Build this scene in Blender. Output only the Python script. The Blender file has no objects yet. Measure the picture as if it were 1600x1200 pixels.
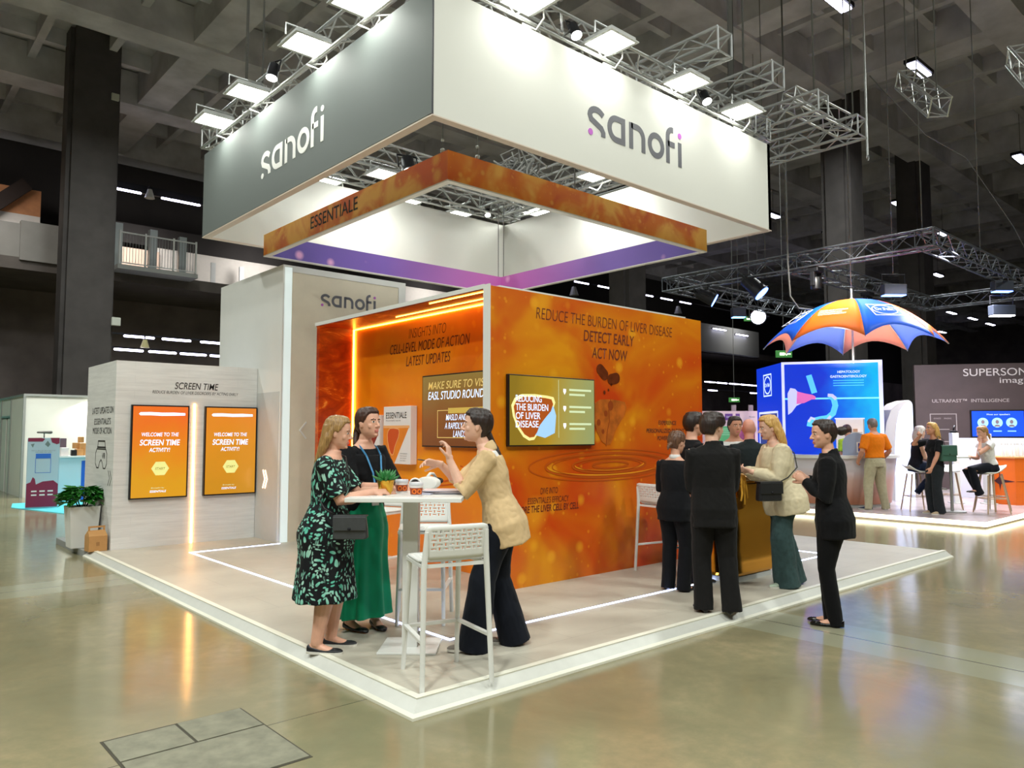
import bpy, bmesh, math, random
from mathutils import Vector, Matrix, Quaternion, noise
random.seed(7)
S = bpy.context.scene
COL = S.collection
V = Vector
R = math.radians
PI = math.pi

# ------------------------------------------------------------------ camera
cam_data = bpy.data.cameras.new('camera')
cam = bpy.data.objects.new('camera', cam_data)
COL.objects.link(cam)
TH, PITCH = R(48.2864), R(3.7655)
fh = V((math.cos(TH), math.sin(TH), 0)); rt = V((math.sin(TH), -math.cos(TH), 0)); zz = V((0, 0, 1))
FW = fh*math.cos(PITCH) + zz*math.sin(PITCH); UP = -fh*math.sin(PITCH) + zz*math.cos(PITCH)
cm = Matrix((rt, UP, -FW)).transposed().to_4x4(); cm.translation = V((-2.471, -3.603, 1.6))
cam.matrix_world = cm
cam_data.sensor_width = 36; cam_data.lens = 1182.1/1600*36
cam_data.clip_end = 400
S.camera = cam

# ------------------------------------------------------------------ world, exposure
w = bpy.data.worlds.new('hall_air'); S.world = w; w.use_nodes = True
w.node_tree.nodes['Background'].inputs[0].default_value = (.85, .95, 1, 1)
w.node_tree.nodes['Background'].inputs[1].default_value = .125
S.view_settings.view_transform = 'Standard'; S.view_settings.look = 'None'
S.view_settings.exposure = 0.0; S.view_settings.gamma = 1; S.view_settings.use_curve_mapping = False
S.cycles.use_denoising = True
S.cycles.max_bounces = 6; S.cycles.diffuse_bounces = 3; S.cycles.glossy_bounces = 3
S.cycles.sample_clamp_indirect = 4; S.cycles.caustics_reflective = False; S.cycles.caustics_refractive = False

# ------------------------------------------------------------------ lamps of the hall (high bays under the roof)
def area(name, loc, size, watts, color=(.97, 1, .95), target=None, spread=180, sy=None):
    l = bpy.data.lights.new(name, 'AREA'); l.energy = watts; l.color = color
    l.shape = 'RECTANGLE'; l.size = size; l.size_y = sy or size; l.spread = R(spread)
    o = bpy.data.objects.new(name, l); COL.objects.link(o); o.location = loc
    d = (V(target)-V(loc)) if target else V((0, 0, -1))
    o.rotation_euler = d.to_track_quat('-Z', 'Y').to_euler()
    return o
for bx_, by_, wt in [(-10, -7, 860), (-2, -10, 940), (7, -9, 820), (-10, 3, 860), (-7, 13, 860), (15, -6, 850), (3, 17, 700), (21, 6, 650), (-5, -3, 640), (10, 14, 450)]:
    area('high_bay_light', (bx_, by_, 12.6), .9, wt, (.95, 1, .95), spread=165)

# ------------------------------------------------------------------ colours and materials
def lin(c):
    c = c/255
    return c/12.92 if c <= .04045 else ((c+.055)/1.055)**2.4
def C3(r, g, b): return (lin(r), lin(g), lin(b), 1)
class NT:
    def __init__(s, name):
        s.m = bpy.data.materials.new(name); s.m.use_nodes = True
        s.t = s.m.node_tree; s.b = s.t.nodes['Principled BSDF']
    def n(s, typ, ins=None, **kw):
        k = s.t.nodes.new(typ)
        for a, v in kw.items(): setattr(k, a, v)
        for i, v in (ins or {}).items():
            if isinstance(v, bpy.types.NodeSocket): s.t.links.new(v, k.inputs[i])
            else: k.inputs[i].default_value = v
        return k
    def link(s, a, b): s.t.links.new(a, b)
    def co(s, scale=(1, 1, 1), rot=(0, 0, 0), kind='Object'):
        tc = s.n('ShaderNodeTexCoord')
        return s.n('ShaderNodeMapping', {0: tc.outputs[kind], 2: rot, 3: scale}).outputs[0]
    def ramp(s, fac, stops, interp='LINEAR'):
        k = s.n('ShaderNodeValToRGB', {0: fac}); cr = k.color_ramp; cr.interpolation = interp
        while len(cr.elements) < len(stops): cr.elements.new(.5)
        for e, (p, c) in zip(cr.elements, stops): e.position = p; e.color = c
        return k.outputs[0]
    def mix(s, fac, a, b, mode='MIX'):
        k = s.n('ShaderNodeMix', data_type='RGBA', blend_type=mode)
        for i, v in ((0, fac), (6, a), (7, b)):
            if isinstance(v, bpy.types.NodeSocket): s.t.links.new(v, k.inputs[i])
            else: k.inputs[i].default_value = v
        return k.outputs[2]
    def noise(s, co, scale, detail=3, rough=.55, dist=0):
        return s.n('ShaderNodeTexNoise', {0: co, 2: scale, 3: detail, 4: rough, 8: dist}).outputs[0]
    def bump(s, h, strength=.3, dist=.01):
        k = s.n('ShaderNodeBump', {'Strength': strength, 'Distance': dist, 'Height': h})
        s.link(k.outputs[0], s.b.inputs['Normal'])
def setp(b, rough, metal=0, spec=.5):
    b.inputs['Roughness'].default_value = rough; b.inputs['Metallic'].default_value = metal
    b.inputs['Specular IOR Level'].default_value = spec
MATS = {}
def M(name, col=None, rough=.5, metal=0, emit=0, spec=.5, var=0, scale=6, bump=0, trans=0):
    """plain surface with a little procedural unevenness; emit > 0 makes the surface glow"""
    if name in MATS: return MATS[name]
    t = NT(name); c = C3(*col); setp(t.b, rough, metal, spec)
    if var or bump:
        nz = t.noise(t.co(), scale, 4)
        d = tuple(x*(1-var) for x in c[:3])+(1,); l = tuple(min(1, x*(1+var)) for x in c[:3])+(1,)
        t.link(t.ramp(nz, [(.3, d), (.7, l)]), t.b.inputs['Base Color'])
        if bump: t.bump(nz, bump)
    else: t.b.inputs['Base Color'].default_value = c
    if emit:
        t.b.inputs['Emission Color'].default_value = c; t.b.inputs['Emission Strength'].default_value = emit
    if trans:
        t.b.inputs['Transmission Weight'].default_value = trans
    MATS[name] = t.m
    return t.m

# ------------------------------------------------------------------ mesh building
ORG = {}
class MB:
    def __init__(s): s.v = []; s.f = []; s.mi = []; s.cur = 0
    def add(s, vs, fs):
        k = len(s.v); s.v += [V(p) for p in vs]
        for f in fs: s.f.append([i+k for i in f]); s.mi.append(s.cur)
        return s
    def box(s, a, b):
        x0, y0, z0 = a; x1, y1, z1 = b
        return s.add([(x0, y0, z0), (x1, y0, z0), (x1, y1, z0), (x0, y1, z0), (x0, y0, z1), (x1, y0, z1), (x1, y1, z1), (x0, y1, z1)],
                     [(0, 3, 2, 1), (4, 5, 6, 7), (0, 1, 5, 4), (1, 2, 6, 5), (2, 3, 7, 6), (3, 0, 4, 7)])
    def obox(s, c, u, v, w_):
        """box about centre c with half-axes u, v, w_"""
        c, u, v, w_ = V(c), V(u), V(v), V(w_)
        if u.cross(v).dot(w_) < 0: w_ = -w_
        P = [c+a*u+b*v+d*w_ for d in (-1, 1) for a, b in ((-1, -1), (1, -1), (1, 1), (-1, 1))]
        return s.add(P, [(0, 3, 2, 1), (4, 5, 6, 7), (0, 1, 5, 4), (1, 2, 6, 5), (2, 3, 7, 6), (3, 0, 4, 7)])
    def loft(s, rings, cap=True, closed=True):
        k = len(s.v); n = len(rings[0])
        for r in rings: s.v += [V(p) for p in r]
        def F(f): s.f.append(f); s.mi.append(s.cur)
        for i in range(len(rings)-1):
            for j in range(n if closed else n-1):
                a = k+i*n+j; b = k+i*n+(j+1) % n
                F([a, b, b+n, a+n])
        if cap:
            F([k+j for j in range(n)][::-1]); F([k+(len(rings)-1)*n+j for j in range(n)])
        return s
    def tube(s, pts, rad, n=10, dome=False):
        """round tube along points, radius per point (number or list)"""
        pts = [V(p) for p in pts]; m = len(pts)
        rad = [rad]*m if not isinstance(rad, (list, tuple)) else list(rad)
        if dome:
            d0 = (pts[0]-pts[1]).normalized(); d1 = (pts[-1]-pts[-2]).normalized()
            pre = [(pts[0]+d0*rad[0]*math.sin(a), rad[0]*math.cos(a)) for a in (1.4, 1.0, .5)]
            post = [(pts[-1]+d1*rad[-1]*math.sin(a), rad[-1]*math.cos(a)) for a in (.5, 1.0, 1.4)]
            pts = [p for p, _ in pre]+pts+[p for p, _ in post]; rad = [r for _, r in pre]+rad+[r for _, r in post]
            m = len(pts)
        rings = []; ref = None
        for i in range(m):
            d = (pts[min(i+1, m-1)]-pts[max(i-1, 0)]).normalized()
            if ref is None: ref = V((0, 0, 1)) if abs(d.z) < .9 else V((1, 0, 0))
            x = (ref-d*ref.dot(d)).normalized(); y = d.cross(x); ref = x
            rings.append([pts[i]+rad[i]*(x*math.cos(2*PI*j/n)+y*math.sin(2*PI*j/n)) for j in range(n)])
        return s.loft(rings)
    def bar(s, a, b, wx, wy=None, side=None):
        """square bar from a to b"""
        a, b = V(a), V(b); d = b-a; L = d.length; d.normalize()
        sd = V(side) if side else (V((0, 0, 1)) if abs(d.z) < .9 else V((1, 0, 0)))
        x = (sd-d*sd.dot(d)).normalized(); y = d.cross(x)
        return s.obox((a+b)/2, x*wx/2, y*(wy or wx)/2, d*L/2)
    def ball(s, c, r, n=12, q=None):
        c = V(c); r = (r, r, r) if not isinstance(r, (tuple, list)) else r
        rings = []
        for i in range(n//2+1):
            a = -PI/2+PI*i/(n//2); ca = max(math.cos(a), .02)
            ring = [V((r[0]*ca*math.cos(2*PI*j/n), r[1]*ca*math.sin(2*PI*j/n), r[2]*math.sin(a))) for j in range(n)]
            rings.append([c+(q @ p if q else p) for p in ring])
        return s.loft(rings)
    def prism(s, poly, o, u, v, d):
        """2-D outline (counter-clockwise seen from the normal u x v) thickened along the normal by d"""
        o, u, v = V(o), V(u), V(v); nrm = u.cross(v).normalized(); n = len(poly)
        A = [o+u*p[0]+v*p[1] for p in poly]; B = [p+nrm*d for p in A]
        ar = sum(poly[i][0]*poly[(i+1) % n][1]-poly[(i+1) % n][0]*poly[i][1] for i in range(n))
        if ar < 0: A.reverse(); B.reverse()
        return s.add(A+B, [list(range(n))[::-1], [n+i for i in range(n)]]+[[i, (i+1) % n, n+(i+1) % n, n+i] for i in range(n)])
    def stroke(s, pts, wd, o, u, v, d=.003, closed=False):
        """flat line of width wd along 2-D points on the plane o, u, v"""
        o, u, v = V(o), V(u), V(v); nrm = u.cross(v).normalized()
        pts = [p for i, p in enumerate(pts) if i == 0 or (V(p)-V(pts[i-1])).length > 1e-5]; m = len(pts); L = []
        for i in range(m):
            p = V(pts[i]).to_2d() if len(pts[i]) > 2 else V((pts[i][0], pts[i][1]))
            a = V(pts[(i-1) % m]) if (closed or i > 0) else None
            b = V(pts[(i+1) % m]) if (closed or i < m-1) else None
            d1 = (p-a).normalized() if a is not None else None; d2 = (b-p).normalized() if b is not None else None
            if d1 is None: d1 = d2
            if d2 is None: d2 = d1
            t = (d1+d2); t = t.normalized() if t.length > 1e-6 else d1
            nn = V((-t.y, t.x)); k = 1/max(.35, nn.dot(V((-d1.y, d1.x))))
            L.append((p+nn*wd/2*k, p-nn*wd/2*k))
        P = []; 
        for a, b in L:
            for q in (a, b):
                P.append(o+u*q.x+v*q.y); P.append(o+u*q.x+v*q.y+nrm*d)
        F = []
        for i in range(m if closed else m-1):
            a = 4*i; b = 4*((i+1) % m)
            F += [[a+1, a+3, b+3, b+1], [a, b, b+2, a+2], [a, a+1, b+1, b], [a+2, b+2, b+3, a+3]]
        if not closed: F += [[0, 2, 3, 1], [4*m-4, 4*m-3, 4*m-1, 4*m-2]]
        return s.add(P, F)
    def build(s, name, mat, parent=None, smooth=False, bevel=0, world=False, angle=None, seg=2):
        me = bpy.data.meshes.new(name)
        off = ORG.get(parent.name, V((0, 0, 0))) if (parent is not None and world) else V((0, 0, 0))
        me.from_pydata([tuple(p-off) for p in s.v], [], s.f); me.update()
        for mm in (mat if isinstance(mat, (list, tuple)) else [mat]): me.materials.append(mm)
        if any(s.mi): me.polygons.foreach_set('material_index', s.mi)
        o = bpy.data.objects.new(name, me); COL.objects.link(o)
        if parent is not None: o.parent = parent
        ORG[o.name] = off
        if smooth:
            me.polygons.foreach_set('use_smooth', [True]*len(me.polygons))
            if angle:
                me.set_sharp_from_angle(angle=R(angle))
        if bevel:
            b = o.modifiers.new('bevel', 'BEVEL'); b.width = bevel; b.segments = seg; b.limit_method = 'ANGLE'; b.angle_limit = R(40)
            b.harden_normals = False
        return o
def thing(name, label, cat, loc=(0, 0, 0), rz=0, group=None):
    o = bpy.data.objects.new(name, None); COL.objects.link(o); o.empty_display_size = .1
    o.location = loc; o.rotation_euler = (0, 0, rz); o['label'] = label; o['category'] = cat
    if group: o['group'] = group
    ORG[o.name] = V(loc)
    return o
def tag(o, label, cat, group=None, kind=None):
    o['label'] = label; o['category'] = cat
    if group: o['group'] = group
    if kind: o['kind'] = kind
    return o
def struct(o, label=None):
    o['kind'] = 'structure'
    if label: o['label'] = label
    return o
def base(o, loc):
    """move a one-mesh thing's origin to loc, leaving its surface in place"""
    for v in o.data.vertices: v.co -= V(loc)
    o.location = loc
    return o
def copy_tree(o, parent=None):
    c = o.copy(); COL.objects.link(c)
    if parent is not None: c.parent = parent
    for ch in [x for x in bpy.data.objects if x.parent == o]: copy_tree(ch, c)
    return c
kids = {}
_txt = bpy.data.curves.new('lettering', 'FONT'); _to = bpy.data.objects.new('lettering_source', _txt); COL.objects.link(_to)
def text(s, o, u, v, wd, ht, mat, parent=None, shear=0, bold=0, name='lettering', world=True, d=.003):
    """lettering on the plane o, u, v; its bounding box is fitted to wd x ht with its lower left corner at o"""
    _txt.body = s; _txt.shear = shear; _txt.offset = bold; _txt.space_line = 1.0; _txt.extrude = 0
    dg = bpy.context.evaluated_depsgraph_get(); me = bpy.data.meshes.new_from_object(_to.evaluated_get(dg))
    xs = [p.co.x for p in me.vertices]; ys = [p.co.y for p in me.vertices]
    x0, x1, y0, y1 = min(xs), max(xs), min(ys), max(ys)
    o, u, v = V(o), V(u), V(v); nrm = u.cross(v).normalized()
    off = ORG.get(parent.name, V((0, 0, 0))) if (parent is not None and world) else V((0, 0, 0))
    for p in me.vertices:
        p.co = o+u*((p.co.x-x0)/(x1-x0)*wd)+v*((p.co.y-y0)/(y1-y0)*ht)+nrm*d-off
    me.materials.clear(); me.materials.append(mat)
    ob = bpy.data.objects.new(name, me); COL.objects.link(ob); ORG[ob.name] = off
    if parent is not None: ob.parent = parent
    return ob
def arc(cx, cy, rx, ry, a0, a1, n=16):
    return [(cx+rx*math.cos(R(a0+(a1-a0)*i/n)), cy+ry*math.sin(R(a0+(a1-a0)*i/n))) for i in range(n+1)]
X, Y, Z = V((1, 0, 0)), V((0, 1, 0)), V((0, 0, 1))
# ================================================================== THE HALL
ORD = ['first', 'second', 'third', 'fourth', 'fifth', 'sixth', 'seventh', 'eighth', 'ninth', 'tenth', 'eleventh', 'twelfth']
m_alu = M('aluminium', (190, 192, 190), .38, .85, var=.1, scale=30)
m_darkmetal = M('dark_metal', (38, 38, 42), .5, .6, var=.15, scale=20)
m_black = M('black_plastic', (14, 14, 16), .4)
m_cable = M('grey_cable', (96, 96, 94), .7)
m_tube = M('tube_light', (225, 222, 255), .5, emit=9)
m_panel = M('led_panel', (250, 252, 240), .5, emit=18)
m_lightgrey = M('light_grey_paint', (196, 198, 196), .5, var=.03)

# floor: polished concrete with paler joint bands
t = NT('polished_concrete'); setp(t.b, .14, 0, .6)
co = t.co(); n1 = t.noise(co, .55, 6, .6, 1.2); n2 = t.noise(co, 7, 5, .7)
c1 = t.ramp(n1, [(.3, C3(116, 112, 86)), (.5, C3(140, 131, 101)), (.7, C3(160, 147, 114))])
c1 = t.mix(t.ramp(n2, [(.35, (0, 0, 0, 1)), (.75, (1, 1, 1, 1))]), c1, C3(128, 124, 96), 'MIX')
sx = t.n('ShaderNodeSeparateXYZ', {0: t.co()})
def near(sock, at, half, period):
    a = t.n('ShaderNodeMath', {0: sock, 1: at}, operation='SUBTRACT').outputs[0]
    a = t.n('ShaderNodeMath', {0: a, 1: period}, operation='PINGPONG').outputs[0]
    return t.n('ShaderNodeMath', {0: a, 1: half}, operation='LESS_THAN').outputs[0]
bands = t.n('ShaderNodeMath', {0: near(sx.outputs[0], 3.57, .36, 4.3), 1: near(sx.outputs[1], 5.6, .36, 4.3)}, operation='MAXIMUM').outputs[0]
joints = t.n('ShaderNodeMath', {0: near(sx.outputs[0], 3.57, .008, 4.3), 1: near(sx.outputs[1], 5.6, .008, 4.3)}, operation='MAXIMUM').outputs[0]
j2 = near(sx.outputs[1], .48, .004, 20)
joints = t.n('ShaderNodeMath', {0: joints, 1: j2}, operation='MAXIMUM').outputs[0]
c1 = t.mix(t.n('ShaderNodeMath', {0: bands, 1: .75}, operation='MULTIPLY').outputs[0], c1, C3(152, 152, 130))
c1 = t.mix(t.n('ShaderNodeMath', {0: joints, 1: .75}, operation='MULTIPLY').outputs[0], c1, C3(62, 58, 46))
t.link(c1, t.b.inputs['Base Color'])
t.link(t.ramp(n2, [(.2, (.09, .09, .09, 1)), (.8, (.19, .19, .19, 1))]), t.b.inputs['Roughness'])
t.bump(n1, .05, .02)
struct(MB().box((-26, -18, -.2), (100, 34, 0)).build('floor', t.m))

m_ceil = M('roof_concrete', (198, 196, 200), .85, var=.25, scale=.8)
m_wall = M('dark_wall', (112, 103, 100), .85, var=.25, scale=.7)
m_colm = M('column_brown', (68, 64, 63), .8, var=.2, scale=1.5)
struct(MB().box((-26, -18, 15.2), (100, 34, 15.5)).build('ceiling', m_ceil))
b = MB()
for x in range(-24, 100, 6): b.box((x-.55, -18, 14.0), (x+.55, 34, 15.2))
struct(b.build('trim_1', m_ceil))
b = MB()
for y in range(-15, 34, 6): b.box((-26, y-.55, 13.9), (100, y+.55, 15.15))
struct(b.build('trim_2', m_ceil))
b = MB()
for x in range(-24, 100, 2):
    if x % 6: b.box((x-.12, -18, 14.6), (x+.12, 34, 15.2))
struct(b.build('trim_3', m_ceil))
b = MB()
for y in range(-17, 34, 2):
    if (y+15) % 6: b.box((-26, y-.12, 14.65), (100, y+.12, 15.2))
struct(b.build('trim_4', m_ceil))
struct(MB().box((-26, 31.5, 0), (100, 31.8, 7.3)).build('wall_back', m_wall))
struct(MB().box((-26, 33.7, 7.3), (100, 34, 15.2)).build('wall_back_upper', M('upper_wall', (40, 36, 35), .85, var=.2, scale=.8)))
struct(MB().box((-26, -18, 0), (-25.7, 34, 15.2)).build('wall_left', m_wall))
struct(MB().box((99.7, -18, 0), (100, 34, 15.2)).build('wall_right', m_wall))
struct(MB().box((-26, -18, 0), (100, -17.7, 15.2)).build('wall_front', m_wall))
# mezzanine along the back wall
struct(MB().box((-26, 27.1, 7.3), (60, 33.7, 7.72)).build('trim_5', M('slab_edge', (84, 78, 74), .8, var=.2, scale=1)))
b = MB(); b.box((-26, 27.1, 7.72), (2.0, 27.3, 8.9)); b.box((2.0, 27.0, 7.62), (3.6, 27.3, 9.0))
struct(b.build('wall_parapet', M('parapet_grey', (132, 130, 126), .8, var=.1, scale=1)))
b = MB(); b.box((4.9, 26.2, 7.62), (7.75, 27.2, 7.78))
struct(b.build('trim_6', M('balcony_slab', (150, 152, 150), .7)))
struct(MB().box((7.7, 31.2, 7.72), (40, 31.4, 9.75)).build('wall_gallery', M('gallery_white', (214, 208, 200), .7, var=.03)))
struct(MB().box((-26, 31.2, 8.6), (3.25, 31.4, 10.25)).build('wall_gallery_left', M('gallery_white')))
struct(MB().box((-26, 31.2, 10.25), (3.25, 31.4, 11.3)).build('trim_13', M('warm_wood', (188, 128, 84), .6, var=.15, scale=3)))
b = MB(); b.bar((1.2, 30.9, 9.9), (2.7, 30.9, 11.4), .5, .3); struct(b.build('trim_15', M('dark_beam', (52, 40, 36), .8)))
for gx_, gy_, gz_, gw_ in ((-1, 28.6, 9.6, 150), (6.5, 28.8, 9.6, 80), (12, 28.8, 9.6, 70), (22, 28.8, 9.6, 70), (46, 24.5, 9.6, 45)): area('gallery_fill', (gx_, gy_, gz_), 1.5, gw_, (1, .97, .94), (gx_, 31.2, 8.5), 150)  # added fill lights without fixtures, brighten the gallery walls
area('gallery_fill', (-1, 23.5, 11.5), 1.5, 110, (1, .95, .9), (0, 27, 8.2), 100)  # added fill in mid-air, brightens the parapet
# balcony railing with glass and a stair glimpsed behind
rl = thing('balcony_railing', 'grey metal railing with thin upright bars on the balcony beside the left column', 'railing', (6.3, 26.3, 7.78))
b = MB(); b.bar((4.95, 26.28, 8.98), (7.7, 26.28, 8.98), .05); b.bar((4.95, 26.28, 7.86), (7.7, 26.28, 7.86), .035); b.build('rail', m_lightgrey, rl, world=True)
b = MB()
for i in range(27): b.bar((5.0+i*.103, 26.28, 7.84), (5.0+i*.103, 26.28, 8.96), .014)
b.build('upright_bars', M('bar_grey', (120, 122, 120), .5, .4), rl, world=True)
for x in (4.97, 5.85, 6.85, 7.68): MB().bar((x, 26.28, 7.8), (x, 26.28, 9.05), .06).build('post', m_lightgrey, rl, world=True)
struct(MB().box((4.4, 30.9, 7.72), (7.7, 31.0, 9.5)).build('wall_gallery_middle', M('warm_panel', (206, 178, 158), .7)))
for i, (x, z0, z1) in enumerate([(5.35, 9.0, 9.75), (6.62, 8.9, 9.7), (7.75, 8.2, 9.6)]):
    tag(base(MB().box((x-.14, 28.0, 7.72), (x+.14, 28.25, z1)).build('gallery_post', M('pale_glass_post', (168, 178, 176), .3)), (x, 28.1, 7.72)),
        '%s pale upright post from the left behind the balcony railing' % ORD[i], 'post', 'gallery posts')
for i, x in enumerate((9.9, 11.2)):
    tag(base(MB().box((x-.1, 30.5, 7.72), (x+.1, 30.6, 9.3)).build('gallery_post', m_lightgrey), (x, 30.5, 7.72)),
        '%s small grey post before the white gallery strip left of the tower' % ('left' if i == 0 else 'right'), 'post', 'gallery posts by the white strip')
# columns
def column(x, y, wx, wy, label):
    c = MB(); c.box((x-wx/2, y-wy/2, 0), (x+wx/2, y+wy/2, 15.1)); c.box((x-wx/2-.12, y-wy/2+.2, 0), (x-wx/2, y+wy/2-.2, 15.1))
    c.box((x+wx/2, y-wy/2+.25, 0), (x+wx/2+.1, y+wy/2-.2, 15.1))
    o = c.build('column', m_colm); o['kind'] = 'structure'; o['label'] = label; return o
column(3.55, 24.6, 1.35, 1.1, 'dark brown concrete column between the grey parapet and the balcony')
column(25.2, 8.9, 1.0, 1.1, 'dark column rising behind the umbrella')
column(34.0, 9.6, 1.1, 1.1, 'dark column far behind the dark grey sign wall')
column(22.5, 17.0, 1.1, 1.1, 'dark column behind the overhead frame')
for lab, x, z, s, mt in [('white wall box low on the brown column', 4.36, 5.35, .28, (196, 200, 190)), ('white square plate high on the brown column', 4.1, 13.0, .24, (210, 210, 190))]:
    bb = MB().box((x-s/2, 23.95, z-s/2), (x+s/2, 24.05, z+s/2)).build('wall_box', M('wall_box', mt, .5), None, bevel=.02)
    tag(base(bb, (x, 24.05, z)), lab, 'box')
# tube lights on the back wall
def tube_light(x, y, z, L, label, group, ax=0):
    t = thing('tube_light', label, 'light', (x, y, z), ax, group)
    MB().box((-L/2, -.03, -.02), (L/2, .06, .06)).build('housing', m_darkmetal, t)
    MB().tube([(-L/2+.02, -.05, 0), (L/2-.02, -.05, 0)], .045, 8, True).build('tube', m_tube, t)
    return t
for i, x in enumerate((5.9, 7.25, 8.7)): tube_light(x, 26.95, 5.24, 1.05, '%s tube light from the left in the upper row under the balcony' % ORD[i], 'upper row of tube lights left of the tower')
for i, x in enumerate((5.55, 6.75, 7.9, 9.05)): tube_light(x, 26.95, 4.72, .98, '%s tube light from the left in the lower row under the balcony' % ORD[i], 'lower row of tube lights left of the tower')
tube_light(5.35, 26.9, 10.72, .85, 'short tube light left of the bell lamp above the balcony', 'tube lights above the balcony')
tube_light(7.25, 26.9, 10.70, 1.45, 'longer tube light right of the bell lamp above the balcony', 'tube lights above the balcony')
struct(MB().box((4.4, 31.1, 9.75), (40, 31.5, 10.6)).build('trim_14', M('upper_wall')))
struct(MB().box((4.4, 27.0, 5.3), (10, 27.1, 5.36)).build('trim_7', m_darkmetal)); struct(MB().box((4.4, 27.0, 4.78), (10, 27.1, 4.84)).build('trim_8', m_darkmetal))
struct(MB().box((4.4, 26.97, 10.78), (10, 27.1, 11.08)).build('trim_9', m_darkmetal)); struct(MB().box((24, 26.97, 10.62), (52, 27.1, 10.68)).build('trim_10', m_darkmetal))
struct(MB().box((42, 26.97, 5.3), (52, 27.1, 5.36)).build('trim_11', m_darkmetal)); struct(MB().box((42, 26.97, 4.72), (52, 27.1, 4.78)).build('trim_12', m_darkmetal))
for i, x in enumerate((26.8, 28.4, 30.2, 32.3, 34.3, 36.4, 38.5, 40.6)): tube_light(x, 26.9, 10.56, 1.25, '%s tube light from the left in the long row just above the orange wall' % ORD[i], 'long row of tube lights above the orange wall')
for i, x in enumerate((43.4, 44.9, 46.5, 48.0, 49.4)): tube_light(x, 26.9, 5.24, 1.3, '%s tube light from the left in the bright row right of the orange wall' % ORD[i], 'bright row right of the orange wall')
for i, x in enumerate((43.7, 49.2)): tube_light(x, 26.9, 4.66, 1.1, '%s tube light below the bright row right of the orange wall' % ('left' if i == 0 else 'right'), 'tube lights below the bright row')
for i, (x, z) in enumerate([(44.1, 9.0), (47.0, 8.85)]): tube_light(x, 26.5, z, 1.6, '%s tube light on the grey balcony right of the orange wall' % ('left' if i == 0 else 'right'), 'tube lights on the far balcony')
struct(MB().box((41.5, 26.6, 7.4), (49.6, 27.1, 9.3)).build('wall_far_balcony', M('far_balcony_grey', (150, 152, 150), .7)))
# bell lamps / loudspeakers
def bell(x, y, z, s, label, mat, back=.4, up=0):
    t = thing('hanging_horn', label, 'loudspeaker', (x, y, z))
    MB().tube([(0, 0, s*.5), (0, 0, s*.3), (0, 0, -s*.5)], [s*.25, s*.3, s*.55], 10).build('horn', mat, t, smooth=True, angle=50)
    MB().tube([(0, 0, s*.4), (0, 0, max(s*.9, up)), (0, back, max(s*.9, up))], .02, 6).build('bracket', m_darkmetal, t)
bell(6.05, 26.7, 10.72, .34, 'pale horn between the two tube lights above the balcony', m_lightgrey)
bell(6.05, 26.7, 4.98, .3, 'pale yellow horn hanging between the two rows of tube lights', M('pale_yellow', (214, 206, 150), .6))
for i, x in enumerate((29.3, 35.4, 39.4)): bell(x, 26.6, 9.9, .5, '%s grey horn from the left under the long row of tube lights' % ORD[i], m_lightgrey, .45, .75)
# green exit signs
def exit_sign(x, y, z, sc, label):
    t = thing('exit_sign', label, 'sign', (x, y, z), TH-PI/2)
    MB().box((-.3*sc, -.03, -.13*sc), (.3*sc, .03, .13*sc)).build('sign_box', M('exit_green', (60, 130, 60), .5, emit=.4), t, bevel=.01)
    MB().box((-.16*sc, -.034, -.05*sc), (.02*sc, -.03, .05*sc)).build('pictogram', M('exit_white', (225, 255, 205), .5, emit=2.5), t)
    b = MB(); b.stroke([(.06*sc, 0), (.24*sc, 0)], .04*sc, (0, -.03, 0), X, Z); b.stroke([(.1*sc, .05*sc), (.05*sc, 0), (.1*sc, -.05*sc)], .03*sc, (0, -.03, 0), X, Z)
    b.build('arrow', M('exit_white'), t)
    MB().tube([(0, 0, .12*sc), (0, 0, 15.2-z)], .01, 5).build('hanger', m_cable, t)
exit_sign(20.8, 9.0, 4.23, .9, 'green exit sign above the left side of the blue booth')
exit_sign(22.6, 11.3, 5.85, .7, 'small green exit sign beside the bright floodlight')
exit_sign(20.5, 10.7, 2.76, .62, 'small pale exit sign above the pink partition')
# lights under the roof
for i, (x, y, z, L) in enumerate([(16.9, 5.1, 13, .95), (22.4, 5.1, 13, 1.25), (36.6, 11.2, 13, 1.2), (33.7, 16.4, 13, 1.0), (33.8, 5.3, 13, 1.2), (44.2, 11.8, 13, 1.0), (39.4, 16.2, 13, .7), (42.8, 13.2, 13, .6), (56.3, 16.2, 13, 1.4), (75.8, 21.7, 13, 2.0), (81.3, 21.6, 13, 2.0), (87, 21.7, 13, 2.2), (89.8, 27.3, 13, 2.0)]):
    lab = ['bright roof light at the top edge of the picture', 'bright roof light behind the short hanging truss', 'roof light left of the overhead truss corner', 'faint roof light beside the white banner end', 'roof light at the right edge of the picture', 'roof light just above the truss corner', 'tiny roof light above the long truss run', 'small roof light near the truss corner', 'roof light between the overhead trusses'][i] if i < 9 else '%s of four far roof lights right of the umbrella, from the left' % ORD[i-9]
    t = thing('roof_light', lab, 'light', (x, y, z), 0, 'lights under the roof')
    MB().box((-L*.55, -.2, .02), (L*.55, .2, .14)).build('housing', m_darkmetal, t)
    MB().box((-L/2, -.14, -.03), (L/2, .14, .02)).build('lamp', M('roof_lamp', (225, 225, 255), .5, emit=14), t)
    MB().tube([(0, 0, .14), (0, 0, 15.2-z)], .012, 5).build('hanger', m_cable, t)
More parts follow.
